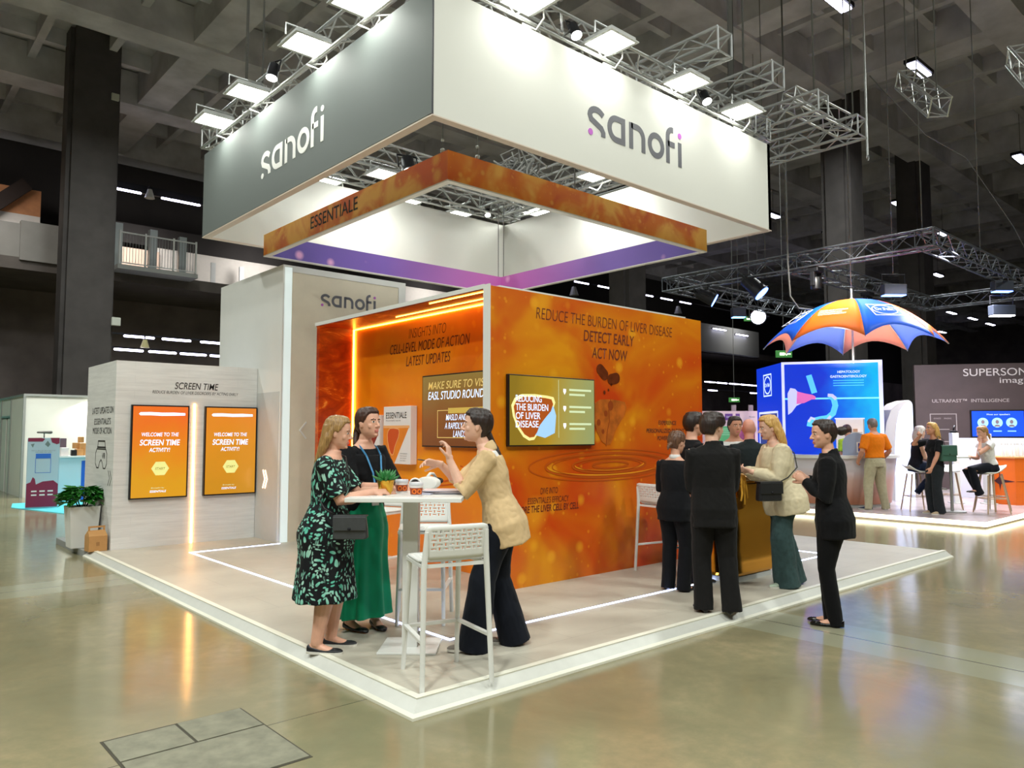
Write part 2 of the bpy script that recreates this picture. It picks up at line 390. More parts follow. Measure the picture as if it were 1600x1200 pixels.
# floor cover plates
dm = M('cover_plate', (124, 122, 104), .75, var=.22, scale=9, bump=.4)
dp = thing('floor_cover', 'worn pale floor cover of several slabs near the lower left corner', 'floor cover', (-1.0, .35, 0))
for (x0, x1, y0, y1) in [(-1.37, -1.01, .50, .82), (-1.0, -.645, .50, .83), (-1.37, -.645, -.05, .49)]:
    MB().box((x0+.003, y0+.003, 0), (x1-.003, y1-.003, .006)).build('plate', dm, dp, world=True)
MB().box((-1.38, -.06, 0), (-.636, .84, .002)).build('frame', M('plate_gap', (66, 62, 50), .9), dp, world=True)

# trusses
def truss(a, b, s, label, group='aluminium trusses', r=.022, name='lighting_truss', mat=None, side=None):
    a, b = V(a), V(b); mid = (a+b)/2; t = thing(name, label, 'truss', mid, 0, group)
    d = (b-a); L = d.length; d.normalize(); u = V((0, 0, 1)); u = (u-d*u.dot(d)).normalized(); v = d.cross(u)
    P = [(u*x+v*y)*s/2 for x, y in ((1, 1), (1, -1), (-1, -1), (-1, 1))]
    mat = mat or m_alu
    for p in P: MB().tube([a+p-mid, b+p-mid], r, 7).build('chord', mat, t, smooth=True, angle=60)
    c = MB(); n = max(2, int(L/s/1.1))
    for k in range(4):
        p, q = P[k], P[(k+1) % 4]
        for i in range(n):
            p0 = a+d*L*i/n; p1 = a+d*L*(i+1)/n
            if i % 2: c.tube([p0+p-mid, p1+q-mid], r*.5, 5)
            else: c.tube([p0+q-mid, p1+p-mid], r*.5, 5)
        c.tube([a+p-mid, a+q-mid], r*.6, 5); c.tube([b+p-mid, b+q-mid], r*.6, 5)
    c.build('bracing', mat, t)
    return t
def wire(pts, r, label, mat=None, name='hanging_cable', cat='cable', group=None):
    o = MB().tube(pts, r, 6).build(name, mat or m_cable, None, smooth=True)
    return tag(base(o, pts[0]), label, cat, group)
# ================================================================== THE MAIN STAND
m_white = M('white_laminate', (226, 226, 222), .42, var=.015, scale=3)
m_ink = M('dark_red_ink', (104, 34, 12), .6); m_ink2 = M('black_ink', (40, 36, 34), .6); m_grey_ink = M('grey_ink', (92, 92, 100), .5)
m_whiteletter = M('white_letter', (238, 238, 234), .5); m_purple = M('purple_dot', (190, 90, 200), .5)
m_ledblue = M('led_cool', (190, 205, 255), .5, emit=9); m_ledamber = M('led_amber', (255, 176, 92), .5, emit=22)
m_ledyellow = M('led_yellow', (255, 186, 66), .5, emit=15)

# platform with a sloping metal edge
t = NT('stand_flooring'); setp(t.b, .42)
co = t.co(); nz = t.noise(co, 1.6, 5, .6)
cc = t.ramp(nz, [(.3, C3(178, 172, 158)), (.7, C3(194, 188, 173))])
sx = t.n('ShaderNodeSeparateXYZ', {0: co}); 
br = t.n('ShaderNodeTexBrick', {0: co, 1: (1, 1, 1, 1), 2: (1, 1, 1, 1), 3: (.8, .8, .8, 1), 4: 1.0, 5: .003, 8: 1.2, 9: .6})
t.link(t.mix(1, cc, br.outputs[0], 'MULTIPLY'), t.b.inputs['Base Color'])
pf = thing('stand_platform', 'low pale platform with a sloping metal edge under the orange stand', 'platform', (4.1, 4.6, 0))
MB().box((.12, .12, 0), (8.3, 9.2, .08)).build('deck', t.m, pf, world=True)
m_edge = M('edge_aluminium', (206, 206, 198), .42, .1, var=.03, scale=14)
m_lip = M('edge_lip', (232, 230, 214), .4)
def ramp_edge(prof, p0, p1, inn0, inn1, mat, name):
    # prof: (inset, z) pairs; inset measured along inn
    r0 = [V(p0)+V(inn0)*i+Z*z for i, z in prof]; r1 = [V(p1)+V(inn1)*i+Z*z for i, z in prof]
    return MB().loft([r0, r1]).build(name, mat, pf, world=True)
slope = [(0.0, 0), (0.0, .012), (.085, .083), (.12, .083), (.12, 0)]
ramp_edge(slope, (0, 0, 0), (8.38, 0, 0), (1, 1, 0), (-.0, 1, 0), m_edge, 'edge_ramp')
ramp_edge(slope, (0, 7.57, 0), (0, 0, 0), (1, 0, 0), (1, 1, 0), m_edge, 'edge_ramp')
ramp_edge(slope, (8.42, 0, 0), (8.42, 9.2, 0), (-1, 1, 0), (-1, 0, 0), m_edge, 'edge_ramp')
lip = [(-.006, 0), (-.006, .016), (.016, .03), (.016, .012)]
ramp_edge(lip, (0, 0, 0), (8.38, 0, 0), (1, 1, 0), (0, 1, 0), m_lip, 'edge_lip'); ramp_edge(lip, (0, 7.57, 0), (0, 0, 0), (1, 0, 0), (1, 1, 0), m_lip, 'edge_lip')
lip2 = [(.08, .08), (.078, .088), (.128, .088), (.128, .08)]
ramp_edge(lip2, (0, 0, 0), (8.38, 0, 0), (1, 1, 0), (0, 1, 0), m_lip, 'edge_lip'); ramp_edge(lip2, (0, 7.57, 0), (0, 0, 0), (1, 0, 0), (1, 1, 0), m_lip, 'edge_lip')
MB().box((0.0, 7.57, 0), (.13, 9.2, .08)).build('end_block', M('grey_block', (150, 152, 150), .5), pf, world=True)
b = MB(); w_ = .012
b.box((.97, .95, .08), (6.95, .974, .084)); b.box((.97, .974, .08), (.994, 6.45, .084)); b.box((.97, 6.45, .08), (2.19, 6.474, .084)); b.box((6.93, .974, .08), (6.954, 3.0, .084))
b.build('floor_light_line', m_ledblue, pf, world=True)

# orange printed graphics
def orange(name, lo, mid, hi, sc=1.0, dark=None, glow=None):
    t = NT(name); setp(t.b, .38); co = t.co(scale=(sc, sc, sc))
    n1 = t.noise(co, .8, 3, .5, .8); c = t.ramp(n1, [(.36, C3(*lo)), (.5, C3(*mid)), (.64, C3(*hi))])
    for s_, thr, amt in ((2.0, .42, .6), (4.5, .36, .6), (11, .26, .4)):
        v = t.n('ShaderNodeTexVoronoi', {0: co, 2: s_}); d = v.outputs['Distance']
        on = t.n('ShaderNodeSeparateColor', {0: v.outputs['Color']})
        k = t.ramp(d, [(thr*.45, (1, 1, 1, 1)), (thr, (0, 0, 0, 1))])
        sel = t.n('ShaderNodeMath', {0: on.outputs[0], 1: .66}, operation='GREATER_THAN').outputs[0]
        f = t.n('ShaderNodeMath', {0: k, 1: sel}, operation='MULTIPLY').outputs[0]
        f = t.n('ShaderNodeMath', {0: f, 1: amt}, operation='MULTIPLY').outputs[0]
        c = t.mix(f, c, C3(*(glow or hi)))
    t.link(c, t.b.inputs['Base Color']); return t.m
m_org = orange('orange_bokeh_print', (204, 64, 0), (212, 104, 2), (228, 146, 6), glow=(244, 172, 30))
m_org2 = orange('orange_amber_print', (228, 112, 2), (238, 128, 2), (246, 150, 8), .6)
m_orgring = orange('orange_ring_print', (216, 92, 10), (230, 124, 18), (250, 186, 80), 2.2)
t = NT('molten_print'); setp(t.b, .35); co = t.co(scale=(1, 1, 2.2))
nz = t.noise(co, 2.2, 6, .65, 1.6)
t.link(t.ramp(nz, [(.3, C3(130, 34, 4)), (.52, C3(170, 54, 4)), (.63, C3(200, 84, 12)), (.675, C3(236, 150, 60)), (.72, C3(190, 72, 8))]), t.b.inputs['Base Color']); m_molten = t.m

st = thing('orange_pavilion', 'large orange printed stand wall with a lit open alcove on its left side', 'exhibition stand', (4.0, 2.0, .08))
ORGS = dict(parent=st, world=True)
MB().box((2.24, 2.0, .08), (5.78, 2.09, 3.05)).build('side_wall', m_org, **ORGS)
MB().box((5.70, 2.09, .08), (5.78, 5.9, 3.05)).build('end_wall', m_white, **ORGS)
MB().box((2.36, 2.0, 3.05), (5.45, 2.09, 3.066)).build('top_trim', m_white, **ORGS)
MB().box((2.225, 1.996, .08), (2.24, 2.092, 3.066)).build('edge_post', m_white, **ORGS)
MB().box((2.76, 2.09, .08), (2.84, 5.5, 3.02)).build('alcove_wall', m_org2, **ORGS)
b = MB(); b.box((2.24, 5.5, .08), (2.84, 5.58, 3.02)); b.build('alcove_side', m_molten, **ORGS)
MB().box((2.24, 2.092, 3.02), (2.84, 5.6, 3.03)).build('alcove_ceiling', m_molten, **ORGS)
MB().box((2.232, 2.092, 3.03), (5.72, 5.62, 3.075)).build('roof_slab', m_white, **ORGS)
MB().box((2.84, 5.5, .08), (5.72, 5.58, 3.03)).build('rear_wall', m_white, **ORGS)
b = MB(); b.box((2.736, 5.48, .08), (2.754, 5.498, 3.015)); b.box((2.745, 2.095, 3.006), (2.758, 5.47, 3.018)); b.box((2.545, 2.1, 3.012), (2.556, 4.15, 3.02)); b.box((2.293, 2.1, 3.012), (2.303, 3.1, 3.02))
b.build('light_strip', m_ledyellow, **ORGS)
# lettering and printed pictures on the right-hand wall
UY = (X, Z); UX = (-Y, Z)
def ty(s, x0, x1, z0, h, mat, y=2.0, sh=.22, bold=0, parent=st): return text(s, (x0, y, z0), X, Z, x1-x0, h, mat, parent, sh, bold)
def tx(s, y0, y1, z0, h, mat, x=2.76, sh=.22, bold=0, parent=st): return text(s, (x, y0, z0), -Y, Z, y0-y1, h, mat, parent, sh, bold)
ty('REDUCE THE BURDEN OF LIVER DISEASE', 2.855, 5.165, 2.785, .118, m_ink, sh=.12, bold=-.014)
ty('DETECT EARLY', 3.57, 4.43, 2.612, .122, m_ink, sh=.12, bold=.004); ty('ACT NOW', 3.70, 4.305, 2.433, .122, m_ink, sh=.12, bold=.004)
ty('DIVE INTO', 2.91, 3.16, .985, .064, m_ink, sh=.15); ty("ESSENTIALE'S EFFICACY", 2.732, 3.326, .893, .064, m_ink, sh=.15); ty('RESTORE THE LIVER CELL BY CELL', 2.50, 3.473, .806, .07, m_ink, sh=.15, bold=.014)
ty('EXPERIENCE', 4.872, 5.222, 1.708, .05, m_ink2, sh=.1); ty('PERSONALIZED PATIENT CARE', 4.641, 5.57, 1.612, .05, m_ink2, sh=.1); ty('POWERED', 4.846, 5.104, 1.524, .05, m_ink2, sh=.1)
m_liver = M('liver_print', (186, 96, 24), .4, var=.35, scale=7); m_liver2 = M('liver_shadow_print', (150, 64, 14), .4); m_caps = M('capsule_print', (104, 44, 14), .3, var=.3, scale=12)
liv = [(0, .12), (.04, .205), (.13, .255), (.3, .262), (.46, .25), (.55, .235), (.575, .17), (.54, .07), (.45, -.03), (.37, -.13), (.335, -.22), (.29, -.285), (.225, -.295), (.15, -.25), (.08, -.15), (.02, -.01)]
halo = M('halo_print', (246, 178, 40), .4)
o3 = (3.70, 2.0, 1.745)
b = MB(); b.prism([(p[0]*1.0, p[1]*.92) for p in liv], V(o3)-Y*.002, X, Z, .003); b.build('liver_picture', m_liver, st, world=True)
for cx, cz, r in [(.30, .17, .045), (.22, .08, .028), (.10, -.02, .03), (.17, -.12, .022)]:
    b = MB(); b.prism([(cx+r*math.cos(a*PI/6), cz+r*1.25*math.sin(a*PI/6)) for a in range(12)], V(o3)-Y*.005, X, Z, .0015); b.build('liver_hole', m_liver2, st, world=True)
b = MB(); b.stroke([(.30, .24), (.27, .12), (.28, .0), (.24, -.12), (.22, -.28)], .010, V(o3)-Y*.005, X, Z, .0012); b.build('liver_line', m_liver2, st, world=True)
b = MB()
for cx, cz, a in [(3.87, 2.285, -38), (4.06, 2.22, 12)]:
    ca, sa = math.cos(R(a)), math.sin(R(a)); P = arc(.045, 0, .062, .062, -90, 90, 8)+arc(-.045, 0, .062, .062, 90, 270, 8)
    b.prism([(ca*p-sa*q, sa*p+ca*q) for p, q in P], (cx, 1.998, cz), X, Z, .003)
for cx, cz, r in [(3.90, 2.06, .018), (4.02, 2.15, .012), (3.97, 2.09, .012)]: b.prism(arc(0, 0, r, r*1.3, 0, 330, 11), (cx, 1.998, cz), X, Z, .003)
b.build('capsule_picture', m_caps, st, world=True)
m_rip = M('ripple_print', (190, 82, 8), .4); m_rip2 = M('ripple_light_print', (240, 160, 30), .4)
b = MB()
for rx, rz, wd in [(1.25, .17, .012), (1.02, .135, .020), (.92, .12, .009), (.62, .085, .022), (.52, .065, .01), (.3, .036, .022)]:
    b.stroke(arc(0, 0, rx, rz, 0, 354, 59), wd, (4.0, 1.998, 1.255), X, Z, .002, True)
b.build('ripple_picture', m_rip, st, world=True)
b = MB()
for rx, rz, wd in [(.99, .115, .012), (.58, .068, .012)]: b.stroke(arc(0, 0, rx, rz, 180, 360, 30), wd, (4.0, 1.998, 1.262), X, Z, .0015)
b.build('ripple_highlight', m_rip2, st, world=True)
# alcove lettering and pack pictures
tx('INSIGHTS INTO', 4.178, 3.411, 2.772, .118, m_ink, bold=-.014); tx('CELL-LEVEL MODE OF ACTION', 4.60, 2.965, 2.602, .122, m_ink, bold=.0); tx('LATEST UPDATES', 4.233, 3.326, 2.43, .122, m_ink, bold=.0)
b = MB()
for rx, rz, wd, cz in [(1.0, .16, .014, 1.15), (.75, .1, .02, 1.13), (1.25, .2, .01, 1.12)]: b.stroke(arc(0, 0, rx, rz, 150, 395, 50), wd, (2.757, 3.95, cz), -Y, Z, .002)
b.build('ripple_picture', M('alcove_ripple_print', (214, 84, 8), .4), st, world=True)

m_packw = M('pack_white', (232, 226, 224), .4); m_packo = M('pack_orange', (232, 130, 30), .4, var=.1, scale=4); m_packd = M('pack_maroon', (140, 44, 32), .4); m_packl = M('pack_liver', (206, 74, 18), .4); m_packp = M('pack_peach', (240, 172, 110), .4)
def pack(y0, y1, z0, z1, label, top, org):
    w_, h = y0-y1, z1-z0; x0, x1 = 2.66, 2.755
    k = thing('product_pack', label, 'box', (x1, (y0+y1)/2, z0), 0, 'oversized packs on the alcove wall')
    MB().box((x0, y1, z0), (x1, y0, z1)).build('carton', m_packw, k, world=True, bevel=.006)
    O = (x0, y0, z0)
    b = MB(); b.prism([(.0, 0), (w_*.42, 0), (w_*.97, h*.66), (w_*.97, h*.66), (0, h*.66)][:3]+[(0, h*.66)], O, -Y, Z, .002); b.build('colour_field', m_packo if org else m_packd, k, world=True)
    b = MB(); b.prism([(0, h*.62), (w_*.97, h*.62), (w_*.97, h*.665), (0, h*.665)], V(O)-X*.0021, -Y, Z, .001); b.build('colour_band', m_packp if org else M('pack_rose', (190, 80, 70), .4), k, world=True)
    s = w_*.50/.58
    b = MB(); b.prism([(w_*.16+p[0]*s*.9, h*.40+p[1]*s*1.15) for p in liv], V(O)-X*.003, -Y, Z, .001); b.build('liver_picture', m_packl, k, world=True)
    b = MB(); b.stroke([(w_*.16+p[0]*s*.9, h*.40+p[1]*s*1.15) for p in liv], .012, V(O)-X*.004, -Y, Z, .001, True); b.build('liver_outline', m_packp, k, world=True)
    text('ESSENTIALE', V(O)-Y*w_*.1+Z*h*.79, -Y, Z, w_*.76, .075, m_ink2, k, 0, .0)
    text('Phospholipids capsules', V(O)-Y*w_*.1+Z*h*.735, -Y, Z, w_*.55, .022, M('pack_grey_ink', (150, 140, 140), .5), k)
    for q in range(4): text('hard capsules'[:13-q], V(O)-Y*w_*.64+Z*h*(.17-q*.04), -Y, Z, w_*(.26-.02*q), .016, m_grey_ink, k)
pack(4.58, 3.98, 1.232, 1.938, 'large orange and white medicine pack on the alcove wall', 0, True)
pack(5.30, 4.68, 1.14, 1.838, 'maroon and white medicine pack on the alcove wall behind the woman in green', 0, False)

# ---------------------------------------------------------------- screens
def grad(name, stops, co_axis, sc, emit=1.0, nz=.25, base_off=0.0):
    """picture shown by a screen"""
    t = NT(name); setp(t.b, .25); co = t.co(); n1 = t.noise(co, 2.2, 3)
    sx = t.n('ShaderNodeSeparateXYZ', {0: co})
    f = t.n('ShaderNodeMath', {0: sx.outputs[co_axis], 1: sc}, operation='MULTIPLY').outputs[0]
    f = t.n('ShaderNodeMath', {0: f, 1: base_off}, operation='ADD').outputs[0]
    k = t.n('ShaderNodeMath', {0: n1, 1: nz}, operation='MULTIPLY').outputs[0]
    f = t.n('ShaderNodeMath', {0: f, 1: k}, operation='ADD').outputs[0]
    c = t.ramp(f, stops); t.b.inputs['Base Color'].default_value = (.02, .02, .02, 1)
    t.link(c, t.b.inputs['Emission Color']); t.b.inputs['Emission Strength'].default_value = emit
    return t.m
m_scrletter = M('screen_letter', (205, 225, 255), .4, emit=.95); m_scrwhite = M('screen_white', (245, 245, 255), .4, emit=.9)
# alcove screen
tv = thing('alcove_screen', 'screen announcing a studio roundtable on the alcove wall above the table', 'screen', (2.75, 3.07, 1.447))
MB().box((2.715, 2.33, 1.447), (2.755, 3.82, 2.286)).build('frame', m_black, tv, world=True, bevel=.004)
g = grad('alcove_picture', [(0, C3(118, 62, 22)), (.45, C3(140, 82, 28)), (1, C3(150, 124, 56))], 2, 1.1, .85, .3, -.1)
pic = MB().box((2.712, 2.345, 1.462), (2.7155, 3.805, 2.271)).build('picture', g, tv, world=True)
for s, y0, y1, z0, h, sh, mt in [('MAKE SURE TO VISIT', 3.69, 2.55, 2.115, .088, .2, M('screen_tan', (196, 170, 100), .4, emit=.7)), ('EASL STUDIO ROUNDTABLE', 3.69, 2.36, 1.995, .094, .2, m_scrletter), ('MASLD AND MASH', 3.34, 2.75, 1.752, .068, .2, m_scrletter), ('A RAPIDLY EVOLVING', 3.362, 2.70, 1.655, .072, .2, m_scrletter), ('LANDSCAPE', 3.205, 2.80, 1.562, .076, .2, m_scrletter)]:
    text(s, (2.712, y0, z0), -Y, Z, y0-y1, h, mt, pic, sh, .004)
b = MB(); b.stroke([(.30, .11), (.30, .42), (1.30, .42), (1.30, .11)], .008, (2.712, 3.805, 1.447), -Y, Z, .001, True); b.build('picture_frame_line', M('screen_tan'), pic, world=True)
MB().box((2.709, 2.62, 1.83), (2.712, 3.30, 1.892)).build('caption_strip', M('screen_ochre', (176, 150, 70), .4, emit=.7), pic, world=True)
# screen on the right-hand wall
tv = thing('wall_screen', 'wide screen about liver disease on the orange wall', 'screen', (3.06, 2.0, 1.475))
MB().box((2.44, 1.955, 1.475), (3.69, 1.998, 2.19)).build('frame', m_black, tv, world=True, bevel=.004)
g = grad('wall_picture', [(0, C3(150, 120, 10)), (.3, C3(190, 150, 20)), (.6, C3(176, 170, 90)), (1, C3(150, 170, 120))], 0, .75, .85, .35, .2)
pic = MB().box((2.452, 1.951, 1.488), (3.678, 1.9555, 2.178)).build('picture', g, tv, world=True)
P0 = (2.452, 1.951, 1.488)
b = MB(); b.prism([(.05+q[0]*.95, .292+q[1]*.74) for q in liv], V(P0)-Y*.0008, X, Z, .001); b.build('liver_picture', M('screen_liver', (150, 70, 16), .4, emit=.7), pic, world=True)
b = MB(); b.prism([(.05+.27+(q[0]*.95-.27)*1.12, .292+q[1]*.74*1.14) for q in liv], V(P0)+Y*.0004, X, Z, .001); b.build('liver_halo', M('screen_halo', (222, 212, 140), .4, emit=.75), pic, world=True)
b = MB(); b.prism([(.34, .10), (.40, .20), (.48, .30), (.60, .40), (.64, .30), (.62, .12), (.48, .07)], V(P0)-Y*.0004, X, Z, .0005); b.build('glow_picture', M('screen_skyblue', (150, 190, 225), .4, emit=.7), pic, world=True)
for s, x1, z0 in [('REDUCING', 2.881, 1.918), ('THE BURDEN', 2.972, 1.832), ('OF LIVER', 2.863, 1.747), ('DISEASE', 2.836, 1.663)]: text(s, (2.525, 1.9485, z0), X, Z, x1-2.525, .068, m_scrletter, pic, 0, .008)
for i, z0 in enumerate((2.04, 1.86, 1.68)):
    b = MB(); b.prism([(.02, -.03), (.04, 0), (.04, .03), (0, .03), (0, 0)], (3.20, 1.951, z0), X, Z, .001); b.build('bullet', m_scrwhite, pic, world=True)
    b = MB(); 
    for q in range(2): b.prism([(0, 0), (.34-.1*q, 0), (.34-.1*q, .022), (0, .022)], (3.29, 1.951, z0+.012-.05*q), X, Z, .001)
    b.build('caption_line', M('screen_dimletter', (186, 200, 160), .4, emit=.8), pic, world=True)
b = MB(); b.stroke([(0, 0), (0, .6)], .004, (3.13, 1.951, 1.56), X, Z, .001); b.build('divider_line', M('screen_dimletter'), pic, world=True)

# ---------------------------------------------------------------- tall tower with lettering
tw = thing('white_tower', 'tall white tower with a beige front panel behind the alcove', 'tower', (3.24, 7.7, .08))
MB().box((2.2, 6.57, .08), (4.28, 8.9, 4.02)).build('body', m_white, tw, world=True)
b = MB(); b.box((2.2, 6.55, .08), (2.225, 6.57, 4.02)); b.box((2.225, 6.55, 3.99), (2.34, 6.57, 4.02)); b.box((2.34, 6.55, 3.93), (4.28, 6.57, 4.02)); b.box((4.15, 6.55, .08), (4.28, 6.57, 3.93)); b.build('front_frame', m_white, tw, world=True)
fp_ = MB().box((2.34, 6.56, .08), (4.15, 6.57, 3.93)).build('front_panel', M('beige_panel', (224, 214, 192), .55, var=.04, scale=4), tw, world=True)
MB().box((2.225, 6.556, .08), (2.34, 6.57, 3.99)).build('light_strip', M('led_soft', (215, 228, 226), .5, emit=.55), tw, world=True)
def logo(o, u, v, h, mat, dotmat, parent, sw=.225):
    """stroke lettering of the stand's word mark; h = x-height"""
    b = MB(); T = lambda P: [(p[0]*h, p[1]*h) for p in P]; W = sw*h; st_ = lambda P, c=False: b.stroke(T(P), W, o, u, v, .004, c)
    st_([(.80, .78)]+arc(.45, .66, .36, .27, 45, 180, 8)+[(.16, .52), (.70, .30), (.80, .16), (.80, 0)])
    x = 1.08; st_(arc(x+.45, .5, .38, .40, 90, 270, 14)+[(x+.84, .10), (x+.84, .90)], True)
    x = 2.28; st_([(x+.1, 0), (x+.1, 1.0)]); st_([(x+.1, .90), (x+.45, .90)]+arc(x+.45, .52, .38, .38, 90, 0, 8)+[(x+.83, 0)])
    x = 3.42; st_(arc(x+.48, .5, .40, .40, 0, 345, 23), True)
    x = 4.55; st_([(x+.1, 0), (x+.1, 1.1)]+arc(x+.40, 1.1, .3, .3, 180, 80, 6)); st_([(x+.1, .8), (x+.55, .8)])
    x = 5.32; st_([(x+.12, 0), (x+.12, 1.0)])
    q = b.build('logo_letters', mat, parent, world=True)
    for cx, cz in ((.12, .02), (5.44, 1.26)): MB().prism(T(arc(cx, cz+.02, .12, .12, 0, 345, 15)), o, u, v, .0045).build('logo_dot', dotmat, parent, world=True)
logo((2.80, 6.56, 3.50), X, Z, .168, m_grey_ink, m_purple, fp_)
b = MB(); b.stroke([(.1, .12), (0, 0), (.1, -.12)], .02, (2.50, 6.56, 1.65), X, Z, .01); b.build('arrow_mark', M('arrow_white', (235, 235, 230), .5), tw, world=True)
b = MB(); 
for q in (0, .075): b.stroke([(0+q, .13), (.07+q, 0), (0+q, -.13)], .018, (2.2, 7.08, .945), -Y, Z, .012)
b.build('arrow_light', M('neon_orange', (255, 190, 150), .5, emit=5), tw, world=True)
MB().box((2.196, 6.6, .08), (2.2, 7.34, 2.2)).build('side_panel', m_lightgrey, tw, world=True)

# ---------------------------------------------------------------- low wall with two portrait screens
t = NT('whitewashed_boards'); setp(t.b, .5)
co = t.co(scale=(.6, .6, 9)); nz = t.noise(co, 3, 6, .7)
bo = t.n('ShaderNodeTexBrick', {0: t.co(rot=(PI/2, 0, 0)), 1: (1, 1, 1, 1), 2: (.97, .97, .97, 1), 3: (.90, .90, .90, 1), 4: 1, 5: .0025, 8: 1.4, 9: .105})
t.link(t.mix(1, t.ramp(nz, [(.3, C3(214, 213, 210)), (.65, C3(232, 231, 228))]), bo.outputs[0], 'MULTIPLY'), t.b.inputs['Base Color'])
lw = thing('screen_wall', 'white boarded wall unit holding two upright orange screens', 'wall unit', (1.2, 8.1, .08))
MB().box((.267, 7.35, .08), (2.195, 8.85, 2.575)).build('body', t.m, lw, world=True)
MB().box((1.278, 7.338, .08), (1.30, 7.352, 2.02)).build('light_strip', m_ledamber, lw, world=True)
text('SCREEN TIME', (1.014, 7.35, 2.221), X, Z, .602, .095, m_ink2, lw, .2, .006)
text('REDUCE BURDEN OF LIVER DISORDERS BY ACTING EARLY', (.723, 7.35, 2.152), X, Z, 1.184, .042, m_ink2, lw, .2, -.004)
for s, y0, y1, z0, h in [('LATEST UPDATES ON', 8.53, 7.418, 1.88, .088), ("ESSENTIALE'S", 8.40, 7.541, 1.73, .086), ('MODE OF ACTION', 8.47, 7.483, 1.60, .086)]: text(s, (.267, y0, z0), -Y, Z, y0-y1, h, m_ink2, lw, .1, -.004)
# headset drawing and arrows on the narrow side
b = MB(); O = (.267, 8.27, 1.13)
b.stroke([(.0, .06), (.0, .20), (.06, .26), (.53, .26), (.59, .20), (.59, .06), (.52, .0), (.42, .0), (.36, .08), (.30, .115), (.23, .08), (.17, .0), (.07, .0)], .016, O, -Y, Z, .002, True)
b.stroke([(.10, .27), (.12, .37), (.47, .37), (.50, .27)], .02, O, -Y, Z, .002); b.stroke([(.08, .285), (.52, .285)], .022, O, -Y, Z, .002)
for q in (0, .09): b.stroke([(.68+q, -.02), (.76+q, -.12), (.68+q, -.22)], .014, O, -Y, Z, .002)
b.build('headset_drawing', m_ink2, lw, world=True)
text('VR', (.267, 7.92, 1.26), -Y, Z, .16, .08, m_ink2, lw)
def upright(x0, x1, label, first):
    tv = thing('upright_screen', label, 'screen', ((x0+x1)/2, 7.35, .726), 0, 'upright screens on the white wall')
    MB().box((x0, 7.30, .726), (x1, 7.348, 1.99)).build('frame', m_black, tv, world=True, bevel=.004)
    g = grad('upright_picture', [(.1, C3(222, 156, 12)), (.4, C3(232, 132, 12)), (.7, C3(240, 106, 24)), (1, C3(226, 118, 28))] if first else [(0, C3(206, 140, 16)), (.4, C3(222, 142, 20)), (.75, C3(232, 132, 30)), (1, C3(214, 128, 36))], 2, .6, 1.0, .5, -.3)
    pic = MB().box((x0+.02, 7.2955, .745), (x1-.02, 7.3, 1.971)).build('picture', g, tv, world=True)
    O = x0+.02
    def q(s, a, z0, wd, h, mt=m_scrletter, bold=.012): text(s, (O+a, 7.2955, z0), X, Z, wd, h, mt, pic, .15, bold)
    q('WELCOME TO THE', .11, 1.565, .48, .052); q('SCREEN TIME', .09, 1.442, .52, .08, bold=.018); q('ACTIVITY!', .21, 1.354, .27, .056); q('ESSENTIALE', .235, .808, .21, .03); q('Brought by', .25, .858, .17, .02, M('screen_dimletter'))
    b = MB(); b.prism([(0, .0), (.02, .022), (.15, .026), (.3, .02), (.45, .024), (.6, .018), (.6, -.015), (.45, -.02), (.3, -.024), (.15, -.018), (.02, -.02)], (O+.07, 7.2955, 1.868), X, Z, .002); b.build('top_banner', m_scrletter, pic, world=True)
    b = MB(); b.prism([(.115*math.cos(R(a)), .105*math.sin(R(a))) for a in range(0, 360, 60)], (O+.36, 7.2955, 1.13), X, Z, .002); b.build('start_button', M('screen_button', (206, 206, 130), .4, emit=.8), pic, world=True)
    q('START', .295, 1.112, .13, .034, M('screen_buttontext', (150, 140, 70), .4, emit=.5), .02)
upright(.457, 1.205, 'left upright screen with a deep orange welcome picture on the white boarded wall', True)
upright(1.422, 2.183, 'right upright screen with a yellower welcome picture beside the grey tower side', False)

# ---------------------------------------------------------------- planter and carton beside the low wall
pl = thing('planter', 'white box planter with a leafy green bush at the end of the boarded wall', 'plant', (.06, 7.98, .08))
b = MB(); b.loft([[(sx*s, sy*s, z) for sx, sy in ((-1, -1), (1, -1), (1, 1), (-1, 1))] for s, z in ((.15, 0), (.185, .55), (.155, .55), (.15, .5))]); b.build('pot', m_white, pl, bevel=.006)
MB().box((-.155, -.155, .45), (.155, .155, .515)).build('soil', M('soil', (50, 38, 28), .9, var=.3, scale=30), pl)
m_leaf = M('dark_leaf', (44, 118, 40), .35, var=.35, scale=25)
def leaves(n, cen, rad, size, seed, flat=.7):
    rr = random.Random(seed); b = MB()
    for i in range(n):
        a = rr.uniform(0, 2*PI); e = rr.uniform(-.35, 1.3); r = rr.uniform(.35, 1)**.5
        p = V(cen)+V((rad[0]*r*math.cos(a)*math.cos(e), rad[1]*r*math.sin(a)*math.cos(e), rad[2]*r*math.sin(e)))
        d = V((math.cos(a), math.sin(a), rr.uniform(-.5, .6))).normalized(); sd = d.cross(V((rr.uniform(-.4, .4), rr.uniform(-.4, .4), 1))).normalized(); up = sd.cross(d)
        L = size*rr.uniform(.7, 1.3); wd = L*.32
        b.add([p, p+d*L*.35+sd*wd+up*.01, p+d*L-up*L*.12, p+d*L*.35-sd*wd+up*.01, p+d*L*.4-up*.008], [(0, 3, 4), (3, 2, 4), (2, 1, 4), (1, 0, 4)])
    return b
lf = leaves(520, (0, 0, .64), (.27, .27, .17), .10, 3).build('foliage', m_leaf, pl)
b = MB(); rr = random.Random(5)
for i in range(9):
    a = rr.uniform(0, 6.28); b.tube([(0.03*math.cos(a), .03*math.sin(a), .5), (.12*math.cos(a), .12*math.sin(a), .68)], .008, 5)
b.build('stems', M('green_stem', (50, 80, 40), .6), pl)
